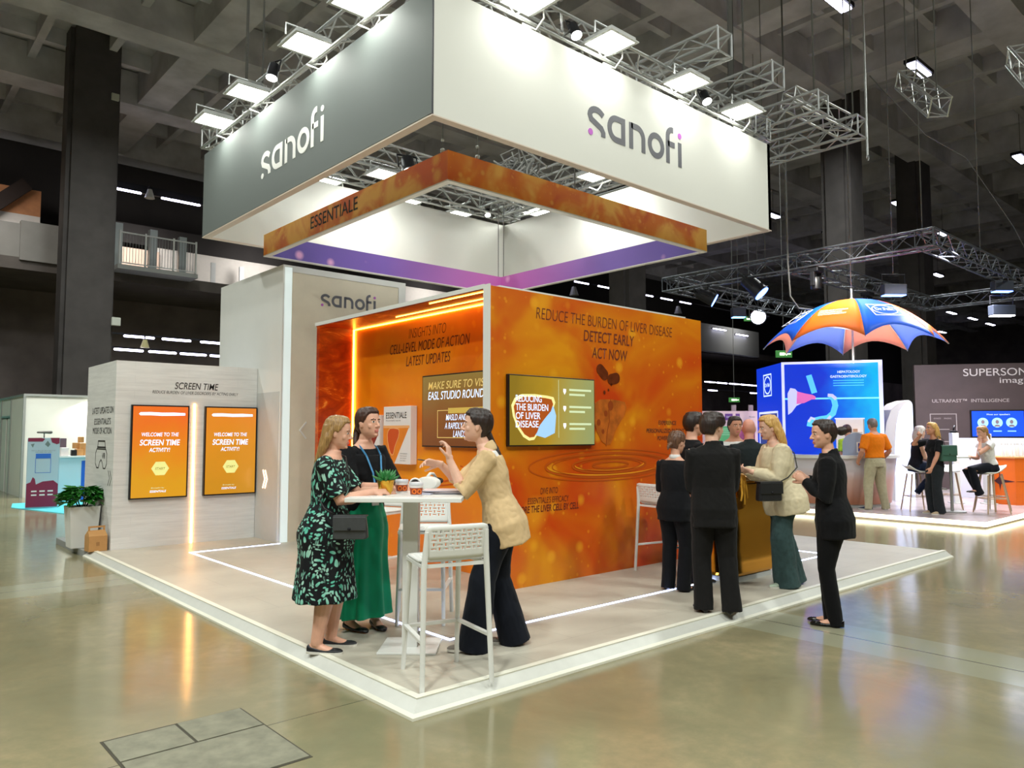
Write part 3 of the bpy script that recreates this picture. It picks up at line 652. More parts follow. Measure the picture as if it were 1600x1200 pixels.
m_card = M('brown_card', (188, 140, 84), .7, var=.06, scale=10)
cb = thing('carry_carton', 'small brown cardboard carry box standing at the corner of the boarded wall', 'box', (.12, 7.46, .08), R(4))
MB().box((-.11, -.09, 0), (.11, .09, .20)).build('body', m_card, cb, bevel=.003)
b = MB(); b.loft([[(-.11, -.085, .2), (.11, -.085, .2), (.11, .085, .2), (-.11, .085, .2)], [(-.10, -.012, .265), (.10, -.012, .265), (.10, .012, .265), (-.10, .012, .265)]]); b.build('gable_top', m_card, cb)
b = MB(); b.stroke([(-.09, .262), (-.09, .31), (.09, .31), (.09, .262)], .022, (0, -.006, 0), X, Z, .012); b.build('carry_handle', m_card, cb)
b = MB(); 
for q in range(3): b.prism([(0, 0), (.006, 0), (.006, .05), (0, .05)], (-.02+q*.014, -.09, .07), X, Z, .001)
b.build('printed_mark', M('brown_ink', (130, 90, 50), .7), cb)

# ---------------------------------------------------------------- overhead banner frame
bn = thing('overhead_banner', 'huge square hanging banner frame, grey on the left face and white on the right', 'banner', (4.41, 4.77, 4.5))
m_gface = M('grey_banner_cloth', (100, 107, 105), .7, var=.02, scale=1); m_wface = M('white_banner_cloth', (226, 226, 220), .7, var=.015, scale=1)
BX0, BX1, BY0, BY1, BZ0, BZ1 = 1.448, 7.38, 1.876, 7.67, 4.5, 5.745
MB().box((BX0, BY0+.004, BZ0), (BX0+.07, BY1, BZ1)).build('inner_panel', m_wface, bn, world=True)
gp_ = MB().box((BX0-.006, BY0, BZ0+.012), (BX0, BY1, BZ1)).build('grey_panel', m_gface, bn, world=True)
wp_ = MB().box((BX0, BY0, BZ0), (BX1, BY0+.07, BZ1)).build('white_panel', m_wface, bn, world=True)
MB().box((BX0, BY1-.07, BZ0), (BX1, BY1, BZ1)).build('white_panel', m_wface, bn, world=True)
MB().box((BX1-.07, BY0, BZ0), (BX1, BY1, BZ1)).build('white_panel', m_wface, bn, world=True)
m_trim = M('pale_frame_trim', (214, 198, 184), .5)
b = MB(); z0, z1 = BZ0-.012, BZ0
b.box((BX0-.008, BY0-.004, z0), (BX0+.085, BY1, z1)); b.box((BX0+.085, BY0-.004, z0), (BX1, BY0+.085, z1)); b.box((BX0+.085, BY1-.085, z0), (BX1, BY1, z1)); b.box((BX1-.085, BY0+.085, z0), (BX1, BY1-.085, z1))
b.build('bottom_trim', m_trim, bn, world=True)
MB().box((BX0-.010, BY0-.005, BZ0), (BX0+.004, BY0+.006, BZ1)).build('corner_seam', M('seam_dark', (52, 54, 60), .6), bn, world=True)
logo((BX0-.006, 5.60, 4.862), -Y, Z, .298, m_whiteletter, m_whiteletter, gp_)
logo((3.53, BY0, 4.90), X, Z, .308, m_grey_ink, m_purple, wp_)

# orange hanging ring
rg = thing('orange_ring', 'square hanging ring, orange outside and violet inside, below the banner frame', 'banner', (4.4, 4.7, 4.2))
RX0, RX1, RY0, RY1, RZ0, RZ1 = 2.087, 6.70, 2.50, 6.98, 4.2, 4.51
t = NT('violet_print'); setp(t.b, .5); co = t.co(); gr = t.n('ShaderNodeSeparateXYZ', {0: co})
f = t.n('ShaderNodeMath', {0: gr.outputs[0], 1: gr.outputs[1]}, operation='ADD').outputs[0]
f = t.n('ShaderNodeMath', {0: f, 1: .23}, operation='MULTIPLY').outputs[0]
c = t.ramp(f, [(0, C3(92, 76, 160)), (.45, C3(120, 84, 176)), (.8, C3(176, 96, 178)), (1, C3(196, 100, 180))])
vo = t.n('ShaderNodeTexVoronoi', {0: co, 2: 2.4}); k = t.ramp(vo.outputs['Distance'], [(.08, (1, 1, 1, 1)), (.2, (0, 0, 0, 1))])
t.link(t.mix(k, c, C3(232, 170, 214)), t.b.inputs['Base Color']); m_violet = t.m
for a, c_ in (((RX0, RY0, RZ0), (RX0+.05, RY1, RZ1)), ((RX0+.05, RY0, RZ0), (RX1, RY0+.05, RZ1)), ((RX0+.05, RY1-.05, RZ0), (RX1, RY1, RZ1)), ((RX1-.05, RY0+.05, RZ0), (RX1, RY1-.05, RZ1))):
    MB().box(a, c_).build('orange_panel', m_orgring, rg, world=True)
g = .006
b = MB(); b.box((RX0+.05, RY1-.05-g, RZ0), (RX1-.05-g, RY1-.05, RZ1)); b.box((RX1-.05-g, RY0+.05, RZ0), (RX1-.05, RY1-.05, RZ1)); b.box((RX0+.05, RY0+.05, RZ0), (RX0+.05+g, RY1-.05-g, RZ1)); b.box((RX0+.05+g, RY0+.05, RZ0), (RX1-.05-g, RY0+.05+g, RZ1))
b.build('violet_lining', m_violet, rg, world=True)
b = MB(); z0, z1 = RZ0-.014, RZ0; e = .075
b.box((RX0-.004, RY0-.004, z0), (RX0+e, RY1, z1)); b.box((RX0+e, RY0-.004, z0), (RX1, RY0+e, z1)); b.box((RX0+e, RY1-e, z0), (RX1, RY1, z1)); b.box((RX1-e, RY0+e, z0), (RX1, RY1-e, z1))
b.build('bottom_trim', M('white_trim', (230, 224, 216), .5), rg, world=True)
text('ESSENTIALE', (RX0, 5.504, 4.29), -Y, Z, 1.21, .165, m_ink2, rg, 0, .008)
b = MB()
for x, y in [(2.11, 2.62), (2.5, 2.525), (4.0, 2.525), (6.6, 6.955), (6.68, 6.9)]: b.tube([(x, y, RZ1), (x, y, 5.9)], .008, 5)
b.build('hanging_wires', m_cable, rg, world=True)
b = MB()
for x, y in [(2.11, 2.62), (2.5, 2.525)]: b.ball((x, y, RZ1+.03), .028, 8); b.ball((x, y, RZ1+.14), .02, 8)
b.build('wire_clamps', m_alu, rg, world=True)

# trusses carrying the banner
TZ = 6.0
truss((1.56, 1.9, TZ), (1.56, 7.7, TZ), .3, 'aluminium truss along the top of the grey banner face')
truss((1.5, 2.08, TZ), (7.5, 2.08, TZ), .3, 'aluminium truss along the top of the white banner face')
truss((1.5, 7.5, TZ), (7.5, 7.5, TZ), .3, 'aluminium truss along the far top edge of the banner frame')
truss((7.2, 1.9, TZ), (7.2, 7.7, TZ), .3, 'aluminium truss along the right top edge of the banner frame')
truss((1.7, 6.75, TZ+.1), (7.2, 6.75, TZ+.1), .3, 'aluminium truss crossing inside the banner frame')
truss((6.75, 2.2, TZ+.1), (6.75, 7.5, TZ+.1), .3, 'aluminium truss running lengthwise inside the banner frame')
for i, (x, lab) in enumerate([(5.3, 'first'), (6.55, 'second'), (7.8, 'third'), (9.05, 'fourth')]):
    truss((x, 1.27, 6.30), (x, 2.5 if i < 2 else 8.0, 6.30), .29, '%s from the left of four truss ends jutting out past the white banner' % lab, 'truss ends right of the banner', mat=M('dull_aluminium', (170, 172, 172), .5, .5))
truss((8.0, 1.9, 6.65), (9.1, 1.55, 6.4), .26, 'short slanting truss between the third and fourth truss ends', r=.018)

# floodlights
def flood(x, y, z, label, group, size=.46, watts=0, tilt=0, rz=0, col=(.97, 1, .93), arm=None):
    t = thing('floodlight', label, 'floodlight', (x, y, z), rz, group); h = size/2
    t.rotation_euler = (tilt, 0, rz)
    MB().box((-h*.9, -h*.9, 0), (h*.9, h*.9, .05)).build('housing', m_lightgrey, t, bevel=.01)
    b = MB(); e = .035
    b.box((-h, -h, -.012), (h, -h+e, 0)); b.box((-h, h-e, -.012), (h, h, 0)); b.box((-h, -h+e, -.012), (-h+e, h-e, 0)); b.box((h-e, -h+e, -.012), (h, h-e, 0)); b.build('rim', m_lightgrey, t)
    MB().box((-h+e, -h+e, -.006), (h-e, h-e, 0)).build('light_panel', m_panel, t)
    b = MB(); b.tube([(-h-.01, 0, .03), (-h-.01, 0, .16), (h+.01, 0, .16), (h+.01, 0, .03)], .012, 6); b.build('yoke', m_alu, t)
    if arm: MB().tube([(0, 0, .16), (arm[0], arm[1], .16)], .02, 8).build('clamp_arm', m_alu, t)
    b = MB(); b.tube([(h, .02, .06), (h+.06, .06, -.05), (h+.02, .14, -.16), (h-.12, .2, -.12)], .011, 6); b.build('power_lead', M('white_cable', (210, 210, 205), .5), t, smooth=True)
    if watts:
        l = area('floodlight_beam', (0, 0, -.03), size*.8, watts, col); l.parent = t; l.rotation_euler = (0, 0, 0)
    return t
gl = 'floodlights along the grey face'; gr_ = 'floodlights along the white face'; gi = 'floodlights inside the banner frame'
FW_ = 9
for i, y in enumerate((6.75, 5.6, 4.0, 2.87)): flood(1.24, y, 5.92, '%s floodlight from the left above the grey banner face' % ORD[i], gl, watts=11, arm=(.2, 0))
for i, x in enumerate((2.49, 3.73, 5.16, 6.42)): flood(x, 1.73, 5.92, '%s floodlight from the left above the white banner face' % ORD[i], gr_, watts=6, arm=(0, .24))
FI = [(3.6, 7.86, 5.9, 'floodlight seen inside the frame left of the orange ring'), (4.05, 6.9, 5.86, 'floodlight seen just above the orange ring on its left'), (5.25, 7.92, 5.9, 'left floodlight seen through the orange ring'), (6.45, 7.95, 5.9, 'middle floodlight seen through the orange ring'), (7.5, 6.85, 5.9, 'right floodlight seen through the orange ring'), (6.75, 4.7, 5.88, 'floodlight seen between the ring and the white face')]
for (x, y, z, lab), am in zip(FI, ((0, -.26), None, (0, -.32), (0, -.34), (-.22, 0), None)): flood(x, y, z, lab, gi, watts=34, arm=am)
db = MB().box((-.2, -.12, 0), (.2, .12, .16)).build('dimmer_box', m_lightgrey, None, bevel=.01); db.location = (3.2, 6.75, 6.26); tag(db, 'pale grey box sitting on the truss inside the banner frame', 'box')
def spot(x, y, z, tgt, label, group=None, s=1.0, mat=None, up=0):
    t = thing('spotlight', label, 'spotlight', (x, y, z), 0, group)
    q = (V(tgt)-V((x, y, z))).to_track_quat('-Z', 'Y').to_euler(); t.rotation_euler = q
    MB().tube([(0, 0, .16*s), (0, 0, .14*s), (0, 0, -.06*s), (0, 0, -.09*s)], [.05*s, .075*s, .085*s, .1*s], 14).build('can', m_darkmetal, t, smooth=True, angle=40)
    MB().tube([(0, 0, -.088*s), (0, 0, -.098*s)], .085*s, 14).build('lens', mat or m_panel, t)
    if up: MB().tube([V((0, 0, 0)), q.to_quaternion().inverted() @ V((0, 0, up))], .02, 6).build('clamp', m_darkmetal, t)
    MB().tube([(-.12*s, 0, 0), (-.12*s, 0, .2*s), (.12*s, 0, .2*s), (.12*s, 0, 0)], .012*s, 6).build('bracket', m_darkmetal, t)
    return t
spot(1.3, 5.0, 5.98, (0, 4.5, 0), 'small spotlight above the white word on the grey face', 'small spotlights', .8)
spot(3.3, 1.85, 5.94, (3, -1, 0), 'small spotlight left of the dark word above the white face', 'small spotlights', .7)
spot(5.75, 1.85, 5.94, (5, -1, 0), 'small spotlight right of the dark word above the white face', 'small spotlights', .7)
spot(3.95, 6.0, 5.7, (3, 3, 0), 'small spotlight hanging in the dark gap above the orange ring', 'small spotlights', 1.3)
spot(6.75, 7.45, 5.86, (5, 5, 0), 'tiny spotlight low inside the ring opening', 'small spotlights', .6)
# tangle of cables over the ring and chains up to the roof
rr = random.Random(11); b = MB()
for k in range(14):
    c = V((5.9, 5.6, 6.0)); p = []
    for i in range(9):
        a = i/8*PI*1.6+rr.uniform(0, 6); p.append(c+V((rr.uniform(-.35, .35), rr.uniform(-.35, .35), rr.uniform(-.35, .3))))
    b.tube(p, .014, 5)
tag(base(b.build('cable_bundle', M('cable_pale', (176, 176, 172), .6), None, smooth=True), (5.9, 5.6, 6.0)), 'tangled bundle of pale cables on the truss above the ring opening', 'cable')
for i, (x, y, z0, r, lab) in enumerate([(1.5, 6.3, 6.1, .02, 'left pair chain running from the truss to the roof beside the second floodlight'), (1.62, 6.05, 6.1, .014, 'right pair chain running from the truss to the roof beside the second floodlight'), (1.62, 3.4, 6.15, .02, 'chain above the third floodlight of the grey face'), (6.6, 2.0, 6.15, .035, 'thick hoist chain above the third floodlight of the white face'), (6.85, 1.95, 6.15, .014, 'thin cable beside the thick hoist chain'), (3.2, 2.0, 6.15, .014, 'thin cable above the second floodlight of the white face'), (7.8, 1.4, 6.5, .012, 'thin cable holding the third truss end'), (9.05, 1.4, 6.5, .012, 'thin cable holding the fourth truss end')]):
    wire([(x, y, z0), (x, y, 15.2)], r, lab, m_cable, 'hoist_chain' if r > .015 else 'hanging_cable', 'chain' if r > .015 else 'cable')
# ================================================================== PEOPLE
def voxel(mb, size, it=4):
    """closed tubes and balls grown into one continuous skin"""
    me = bpy.data.meshes.new('t'); me.from_pydata([tuple(p) for p in mb.v], [], mb.f); me.update()
    o = bpy.data.objects.new('t', me); COL.objects.link(o)
    r = o.modifiers.new('r', 'REMESH'); r.mode = 'VOXEL'; r.voxel_size = size
    if it: s = o.modifiers.new('s', 'SMOOTH'); s.factor = .5; s.iterations = it
    dg = bpy.context.evaluated_depsgraph_get()
    out = bpy.data.meshes.new_from_object(o.evaluated_get(dg))
    bpy.data.objects.remove(o); bpy.data.meshes.remove(me)
    out.polygons.foreach_set('use_smooth', [True]*len(out.polygons))
    return out
def link(me, name, mats, parent=None):
    me.materials.clear()
    for m in (mats if isinstance(mats, (list, tuple)) else [mats]): me.materials.append(m)
    me.name = name
    o = bpy.data.objects.new(name, me); COL.objects.link(o)
    if parent is not None: o.parent = parent
    return o
def folds(me, amp, fx=8, fz=4, seed=0, zlo=-9, zhi=9):
    for v, n in zip(me.vertices, [v.normal.copy() for v in me.vertices]):
        if zlo < v.co.z < zhi:
            a = noise.noise(V((v.co.x*fx+seed, v.co.y*fx, v.co.z*fz)))
            b = noise.noise(V((v.co.x*fx*2.3+seed+5, v.co.y*fx*2.3, v.co.z*fz*3+v.co.x*9)))
            v.co += n*amp*(a+.6*abs(b))
def ik(s, w_, a, b, hint):
    d = w_-s; L = min(d.length, (a+b)*.995); d.normalize()
    x = (a*a-b*b+L*L)/(2*L); h = math.sqrt(max(a*a-x*x, 1e-6))
    hv = V(hint); hv = hv-d*hv.dot(d)
    if hv.length < 1e-4: hv = V((0, 0, -1))-d*d.dot(V((0, 0, -1)))
    return s+d*x+hv.normalized()*h, s+d*L
HEAD = [(.119, .008, .010, .014), (.115, .030, .036, .040), (.105, .046, .056, .062), (.085, .062, .076, .084), (.055, .073, .089, .097), (.02, .0765, .093, .101), (-.005, .075, .088, .099), (-.03, .071, .0865, .090), (-.055, .066, .0855, .074), (-.078, .058, .083, .052), (-.098, .046, .078, .03), (-.112, .032, .070, .006), (-.120, .014, .056, -.02)]
def headring(z):
    H = HEAD
    if z >= H[0][0]: return H[0][1:]
    for (z0, *a), (z1, *b) in zip(H, H[1:]):
        if z1 <= z <= z0:
            k = (z0-z)/(z0-z1); return [p+(q-p)*k for p, q in zip(a, b)]
    return H[-1][1:]
def headpt(z, th, off=0):
    w_, f, b = headring(z); s, c = math.sin(th), math.cos(th)
    e = lambda q: math.copysign(abs(q)**.88, q)
    x = (w_+off)*e(s); y = (f+off)*e(c) if c > 0 else (b+off)*e(c)
    return V((x, y, z))
SKIN = {}
def skin(name, col):
    if name in SKIN: return SKIN[name]
    t = NT('skin_'+name); setp(t.b, .5); c = C3(*col); nz = t.noise(t.co(), 18, 3)
    t.link(t.ramp(nz, [(.3, tuple(q*.9 for q in c[:3])+(1,)), (.7, c)]), t.b.inputs['Base Color'])
    t.b.inputs['Subsurface Weight'].default_value = .08; t.b.inputs['Subsurface Radius'].default_value = (.02, .008, .004); t.b.inputs['Subsurface Scale'].default_value = .3
    SKIN[name] = t.m; return t.m
def hairmat(name, lo, hi):
    if name in MATS: return MATS[name]
    t = NT(name); setp(t.b, .42); n1 = t.noise(t.co(scale=(60, 60, 5)), 2, 4, .6)
    t.link(t.ramp(n1, [(.3, C3(*lo)), (.7, C3(*hi))]), t.b.inputs['Base Color']); t.bump(n1, .5, .006)
    MATS[name] = t.m; return t.m
m_lip = M('lip', (196, 116, 104), .45); m_eyew = M('eye_white', (226, 222, 216), .3); m_iris = M('iris_dark', (40, 30, 24), .2); m_nail = M('nail', (222, 160, 146), .3)
def fabric(name, col, rough=.85, var=.12, sc=22, sheen=.04):
    if name in MATS: return MATS[name]
    t = NT(name); setp(t.b, rough, 0, .2); c = C3(*col); n1 = t.noise(t.co(), sc, 4); n2 = t.noise(t.co(), 350, 2)
    t.link(t.ramp(n1, [(.3, tuple(q*(1-var) for q in c[:3])+(1,)), (.7, tuple(min(1, q*(1+var)) for q in c[:3])+(1,))]), t.b.inputs['Base Color'])
    t.b.inputs['Sheen Weight'].default_value = sheen; t.bump(n2, .15, .002); MATS[name] = t.m; return t.m

def hand(mb, W, d, nrm, side, k, curl=35, spread=6, thumb=40, fist=False, point=None):
    """palm plus five separate fingers; d = pointing direction, nrm = palm normal, side = +1 if the thumb lies along +lateral"""
    d = V(d).normalized(); nrm = V(nrm); nrm = (nrm-d*nrm.dot(d)).normalized(); lat = d.cross(nrm).normalized()*side
    q = Matrix((lat, d, nrm)).transposed().to_quaternion()
    mb.tube([W-d*.03*k, W, W+d*.02*k], [.026*k, .026*k, .027*k], 12)
    rings = []
    for y, w_, t_ in ((-.005, .024, .019), (.02, .031, .019), (.05, .039, .017), (.08, .041, .014), (.088, .036, .009)):
        rings.append([W+d*y*k+lat*w_*k*math.cos(2*PI*j/14)+nrm*t_*k*math.sin(2*PI*j/14) for j in range(14)])
    mb.loft(rings)
    for i, (x, L) in enumerate(((.030, .072), (.010, .080), (-.011, .074), (-.031, .058))):
        c = curl+(i*7 if not fist else 0)
        if point is not None and i in point: c = 8
        p = W+d*(.082-abs(x)*.12)*k+lat*x*k; a = R(-spread*(i-1.5)/1.5*1.0)
        dd = (d*math.cos(a)-lat*math.sin(a)).normalized() if i else (d*math.cos(a)-lat*math.sin(a)).normalized()
        P = [p-d*.02*k, p]; ang = 0
        for seg, fr in enumerate((.42, .33, .25)):
            ang += R(c*(.75 if seg == 0 else 1.0)); 
            p = p+(dd*math.cos(ang)+nrm*math.sin(ang))*L*fr*k; P.append(p)
        mb.tube(P, [.0095*k, .0095*k, .0088*k, .0080*k, .0068*k], 9, True)
    a = R(thumb); p = W+lat*.026*k+d*.018*k+nrm*.004*k
    d1 = (d*math.cos(a)+lat*math.sin(a)+nrm*.25).normalized(); d2 = (d*math.cos(a*.6)+lat*math.sin(a*.6)+nrm*.45).normalized()
    mb.tube([p-d1*.01*k, p+d1*.036*k, p+d1*.036*k+d2*.03*k, p+d1*.036*k+d2*.052*k], [.0145*k, .0115*k, .0100*k, .008*k], 9, True)

FEM = [(-.13, .150, .098, -.01), (-.05, .172, .112, -.012), (.04, .160, .104, -.006), (.14, .128, .088, 0), (.22, .134, .094, .004), (.30, .146, .104, .006), (.38, .152, .096, .0), (.43, .150, .082, -.008), (.475, .118, .066, -.012), (.51, .070, .056, -.008), (.54, .052, .050, 0)]
MAL = [(-.13, .150, .100, -.01), (-.05, .166, .110, -.01), (.04, .160, .106, 0), (.14, .152, .102, .004), (.22, .160, .108, .006), (.30, .174, .114, .006), (.38, .182, .106, 0), (.43, .178, .092, -.008), (.48, .136, .074, -.012), (.515, .078, .062, -.008), (.545, .060, .056, 0)]
def person(label, loc, face, P):
    k = P.get('H', 1.7)/1.7; fem = P.get('fem', True); RN = FEM if fem else MAL; vox = P.get('vox', .006); gx = P.get('girth', 1.0)
    px, py, pz = P.get('pelvis', (0, 0, .935)); sw = .158 if fem else .182
    lean, twist = R(P.get('lean', 2)), R(P.get('twist', 0))
    T = Matrix.Rotation(twist, 3, 'Z') @ Matrix.Rotation(-lean, 3, 'X')
    ex, ey, ez = T @ X, T @ Y, T @ Z
    pel = V((px, py, pz)); sp = lambda x, y, h: pel+ex*x+ey*y+ez*h
    sh = {s: sp(s*sw*gx**.3, -.012, .428) for s in (1, -1)}
    hyaw, hpit, hrol = R(P.get('hyaw', 0)), R(P.get('hpit', 0)), R(P.get('hroll', 0))
    HQ = Matrix.Rotation(twist, 3, 'Z') @ Matrix.Rotation(hyaw, 3, 'Z') @ Matrix.Rotation(hpit, 3, 'X') @ Matrix.Rotation(hrol, 3, 'Y')
    nb = sp(0, -.004, .53); hc = nb+ez*.055+V((0, 0, .090))+HQ @ V((0, .022, 0)) + ey*.012; hs = P.get('headscale', 1.0)
    hp = lambda p: hc+HQ @ (V(p)*hs)
    arm, leg = {}, {}
    for s, n in ((1, 'R'), (-1, 'L')):
        wv = P.get('w'+n, (s*.24, .06, .80)); hint = P.get('e'+n, (s*.5, -.7, -.4))
        e, w_ = ik(sh[s], V(wv), .285, .245, hint); arm[s] = (sh[s], e, w_)
        av = P.get('f'+n, (s*.095, 0.0, .078)); hj = pel+V((s*.085, 0, -.035))
        kn, an = ik(hj, V(av), .425, .405, P.get('k'+n, (s*.08, 1, .1))); leg[s] = (hj, kn, an)
    # ---- body
    b = MB(); n = 22
    def ring(h, w_, d, f, ease=0, ew=1.0):
        return [sp((w_*gx*ew+ease)*math.cos(2*PI*j/n), (d*gx+ease)*math.sin(2*PI*j/n)+f, h) for j in range(n)]
    b.loft([ring(*r) for r in RN])
    if fem:
        for s in (1, -1): b.ball(sp(s*.066*gx, .066*gx, .285), (.058, .05, .058), 12)
    for s in (1, -1):
        S_, E_, W_ = arm[s]; b.ball(S_, .052*(1 if fem else 1.12), 12)
        g = (1 if fem else 1.14)*gx**.5
        b.tube([S_, S_.lerp(E_, .5), E_, E_.lerp(W_, .3), W_.lerp(E_, .25), W_], [.047*g, .044*g, .038*g, .041*g, .031*g, .026*g], 12, True)
        h_, k_, a_ = leg[s]; g *= gx**.5
        b.tube([h_, h_.lerp(k_, .5), k_, k_.lerp(a_, .3), a_.lerp(k_, .3), a_], [.088*g, .074*g, .054*g, .056*g, .042*g, .036*g], 12, True)
        fd = V(P.get('d'+('R' if s > 0 else 'L'), (s*.18, 1, 0))); fd.z = 0; fd.normalize(); fl = V((-fd.y, fd.x, 0))
        gz = a_.z-.078
        up = P.get('u'+('R' if s > 0 else 'L'), 0)
        fr = []
        for y, w_, t_, c_ in ((-.058, .020, .026, .036), (-.035, .029, .036, .042), (.01, .031, .040, .046), (.06, .034, .028, .032), (.11, .038, .020, .022), (.15, .035, .014, .016), (.172, .022, .009, .011)):
            fr.append([V((a_.x, a_.y, gz+up*max(0, y+.05)))+fd*y+fl*w_*math.cos(2*PI*j/12)+Z*(c_+t_*math.sin(2*PI*j/12)) for j in range(12)])
        b.loft(fr)
        hd, hn, sd, cu = P.get('h'+('R' if s > 0 else 'L'), (None, None, None, 30))[:4]
        ex_ = P.get('x'+('R' if s > 0 else 'L'), {})
        dd = V(hd) if hd else (W_-E_).normalized(); nn = V(hn) if hn else V((-s, .1, .05))
        hand(b, W_+dd.normalized()*.01, dd, nn, sd or (1 if dd.normalized().cross(nn-dd.normalized()*nn.dot(dd.normalized())).dot(Y) >= 0 else -1), 1.0 if fem else 1.08, cu, **ex_)
    b.tube([sp(0, -.012, .48), sp(0, -.004, .54), hp((0, -.02, -.06)), hp((0, -.012, .0))], [.056, .050 if fem else .058, .050 if fem else .058, .05], 14)
    b.loft([[hp(headpt(z, 2*PI*j/24)) for j in range(24)] for z, *_ in HEAD])
    fq = HQ.to_quaternion()
    def hb(c, r): b.ball(hp(c), tuple(q*hs for q in r), 10, fq)
    b.tube([hp((0, .086, .012)), hp((0, .097, -.012)), hp((0, .109, -.034))], [.008, .009, .0115], 9, True)
    for s in (1, -1):
        hb((s*.011, .094, -.038), (.008, .011, .007)); hb((s*.030, .080, .022), (.024, .009, .008)); hb((s*.040, .058, -.030), (.026, .020, .026))
        hb((s*.031, .078, .001), (.0135, .0085, .008))
        hb((s*.077, -.006, -.012), (.007, .018, .030)); hb((s*.080, -.014, .0), (.006, .012, .02))
    hb((0, .0865, -.0655), (.022, .009, .0055)); hb((0, .0855, -.077), (.019, .009, .0065)); hb((0, .073, -.103), (.020, .014, .013))
    me = voxel(b, vox, 3)
    mats = [P['skin'], m_lip, m_eyew, m_iris, P.get('brow', m_iris)]
    if P.get('face', True):
        inv = HQ.transposed(); mi = [0]*len(me.polygons)
        for i, f in enumerate(me.polygons):
            c = f.center
            if (c-hc).length > .16: continue
            q = inv @ (c-hc)/hs
            if q.y < .05: continue
            ax = abs(q.x)-.031
            if abs(ax) < .0125 and abs(q.z-.001) < .0060*(1-(ax/.015)**2)+.0012: mi[i] = 3 if abs(ax) < .0055 else 2
            elif abs(ax) < .02 and abs(q.z-.021+ax*ax*9) < .004: mi[i] = 4
            elif abs(q.x) < .021 and -.083 < q.z < -.0605 and q.y > .08: mi[i] = 1
    for v in me.vertices: v.co *= k
    root = link(me, 'person', mats)
    if P.get('face', True): me.polygons.foreach_set('material_index', mi); me.update()
    root.location = loc; root.rotation_euler = (0, 0, R(face)-PI/2); tag(root, label, 'person')
    def add(me, name, mat):
        for v in me.vertices: v.co *= k
        return link(me, name, mat, root)
    G = dict(sp=sp, ring=ring, RN=RN, arm=arm, leg=leg, sh=sh, hp=hp, pel=pel, fem=fem, gx=gx, k=k, root=root, add=add, ex=ex, ey=ey, ez=ez, vox=vox, P=P, HQ=HQ)
    for c in P['wear']: c(G)
    hair(G, **P['hair']) if P.get('hair') else None
    return root, G

def top(name, mat, hem=-.12, ease=.016, sleeve=1.0, cuff=.040, arm_r=1.0, flare=0, fold=.006, neck=.50, pad=.0, collar=False, part=None, waist=1.0, vneck=False):
    """jacket, shirt or blouse; sleeve 1 = wrist, .5 = elbow"""
    def f(G):
        b = MB(); sp, ring, RN, vox = G['sp'], G['ring'], G['RN'], max(G['vox'], .006)
        rr_ = []
        for h, w_, d, fo in RN:
            if h < hem-.02 or h > neck: continue
            e = ease+(flare*max(0, .1-h)/.2 if h < .1 else 0)
            ww = waist if .05 < h < .2 else 1
            rr_.append(ring(h, w_*ww, d*ww, fo, e if h < .44 else ease*.55))
        if RN[0][0] > hem: 
            h, w_, d, fo = RN[0]; rr_.insert(0, ring(hem, w_, d, fo, ease+flare))
        b.loft(rr_)
        if G['fem'] and hem < .28:
            for s in (1, -1): b.ball(sp(s*.066*G['gx'], .066*G['gx'], .285), (.064+ease*.6, .053+ease*.6, .062+ease*.6), 12)
            b.ball(sp(0, .072, .27), (.06, .045+ease*.5, .06), 12)
        g = (1 if G['fem'] else 1.14)*arm_r*G['gx']**.5
        for s in (1, -1):
            S_, E_, W_ = G['arm'][s]; S2 = S_+G['ez']*pad
            b.ball(S2+G['ex']*(-s*.016)-G['ez']*.006, (.050*g+ease*.4), 12)
            if sleeve >= .9:
                e2 = W_.lerp(E_, (1-sleeve)*1.0)
                b.tube([sp(s*.07, -.012, .405), S2, S_.lerp(E_, .5), E_, E_.lerp(e2, .5), e2], [.058*g, .054*g+ease*.4, .053*g+ease*.42, .049*g+ease*.42, .044*g+ease*.35, cuff], 14)
            elif sleeve > .05:
                if sleeve > .5:
                    e2 = E_.lerp(W_, (sleeve-.5)*2); b.tube([sp(s*.07, -.012, .405), S2, S_.lerp(E_, .5), E_, e2], [.07*g, .058*g+ease*.5, .054*g+ease*.45, .049*g+ease*.5, cuff], 14)
                else:
                    e2 = S_.lerp(E_, sleeve*2); b.tube([sp(s*.07, -.012, .43), S2, e2], [.07*g, .058*g+ease*.5, cuff], 14)
        if collar:
            b.loft([[sp((.062+o)*math.cos(2*PI*j/16), (.058+o)*math.sin(2*PI*j/16)-.012, h+(.02 if math.sin(2*PI*j/16) < 0 else -.02)) for j in range(16)] for h, o in ((.46, .03), (.50, .018), (.53, .008))])
        me = voxel(b, vox, 9); folds(me, fold, 9, 6, len(name)*3.1)
        o = G['add'](me, name, mat); G[name] = o
        return o
    return f
def trousers(mat, knee=.074, hem=.062, waist=.16, ease=.012, end=.012, fold=.007, name='trousers'):
    def f(G):
        b = MB(); ring, RN = G['ring'], G['RN']
        b.loft([ring(h, w_, d, fo, ease) for h, w_, d, fo in RN if h <= waist])
        g = (1 if G['fem'] else 1.06)*G['gx']**.5
        for s in (1, -1):
            h_, k_, a_ = G['leg'][s]; d = (a_-k_).normalized()
            e = a_+d*(a_.z-end)/max(.5, -d.z) if d.z < -.4 else a_
            b.tube([h_+Z*.02, h_.lerp(k_, .25), h_.lerp(k_, .6), k_, k_.lerp(e, .5), e], [.098*g, .095*g+ease, .083*g+ease*.5, max(knee*g, .062), (knee+hem)/2*1.0, hem], 18)
        me = voxel(b, max(G['vox'], .006), 4); folds(me, fold, 7, 3.5, 2.2); return G['add'](me, name, mat)
    return f
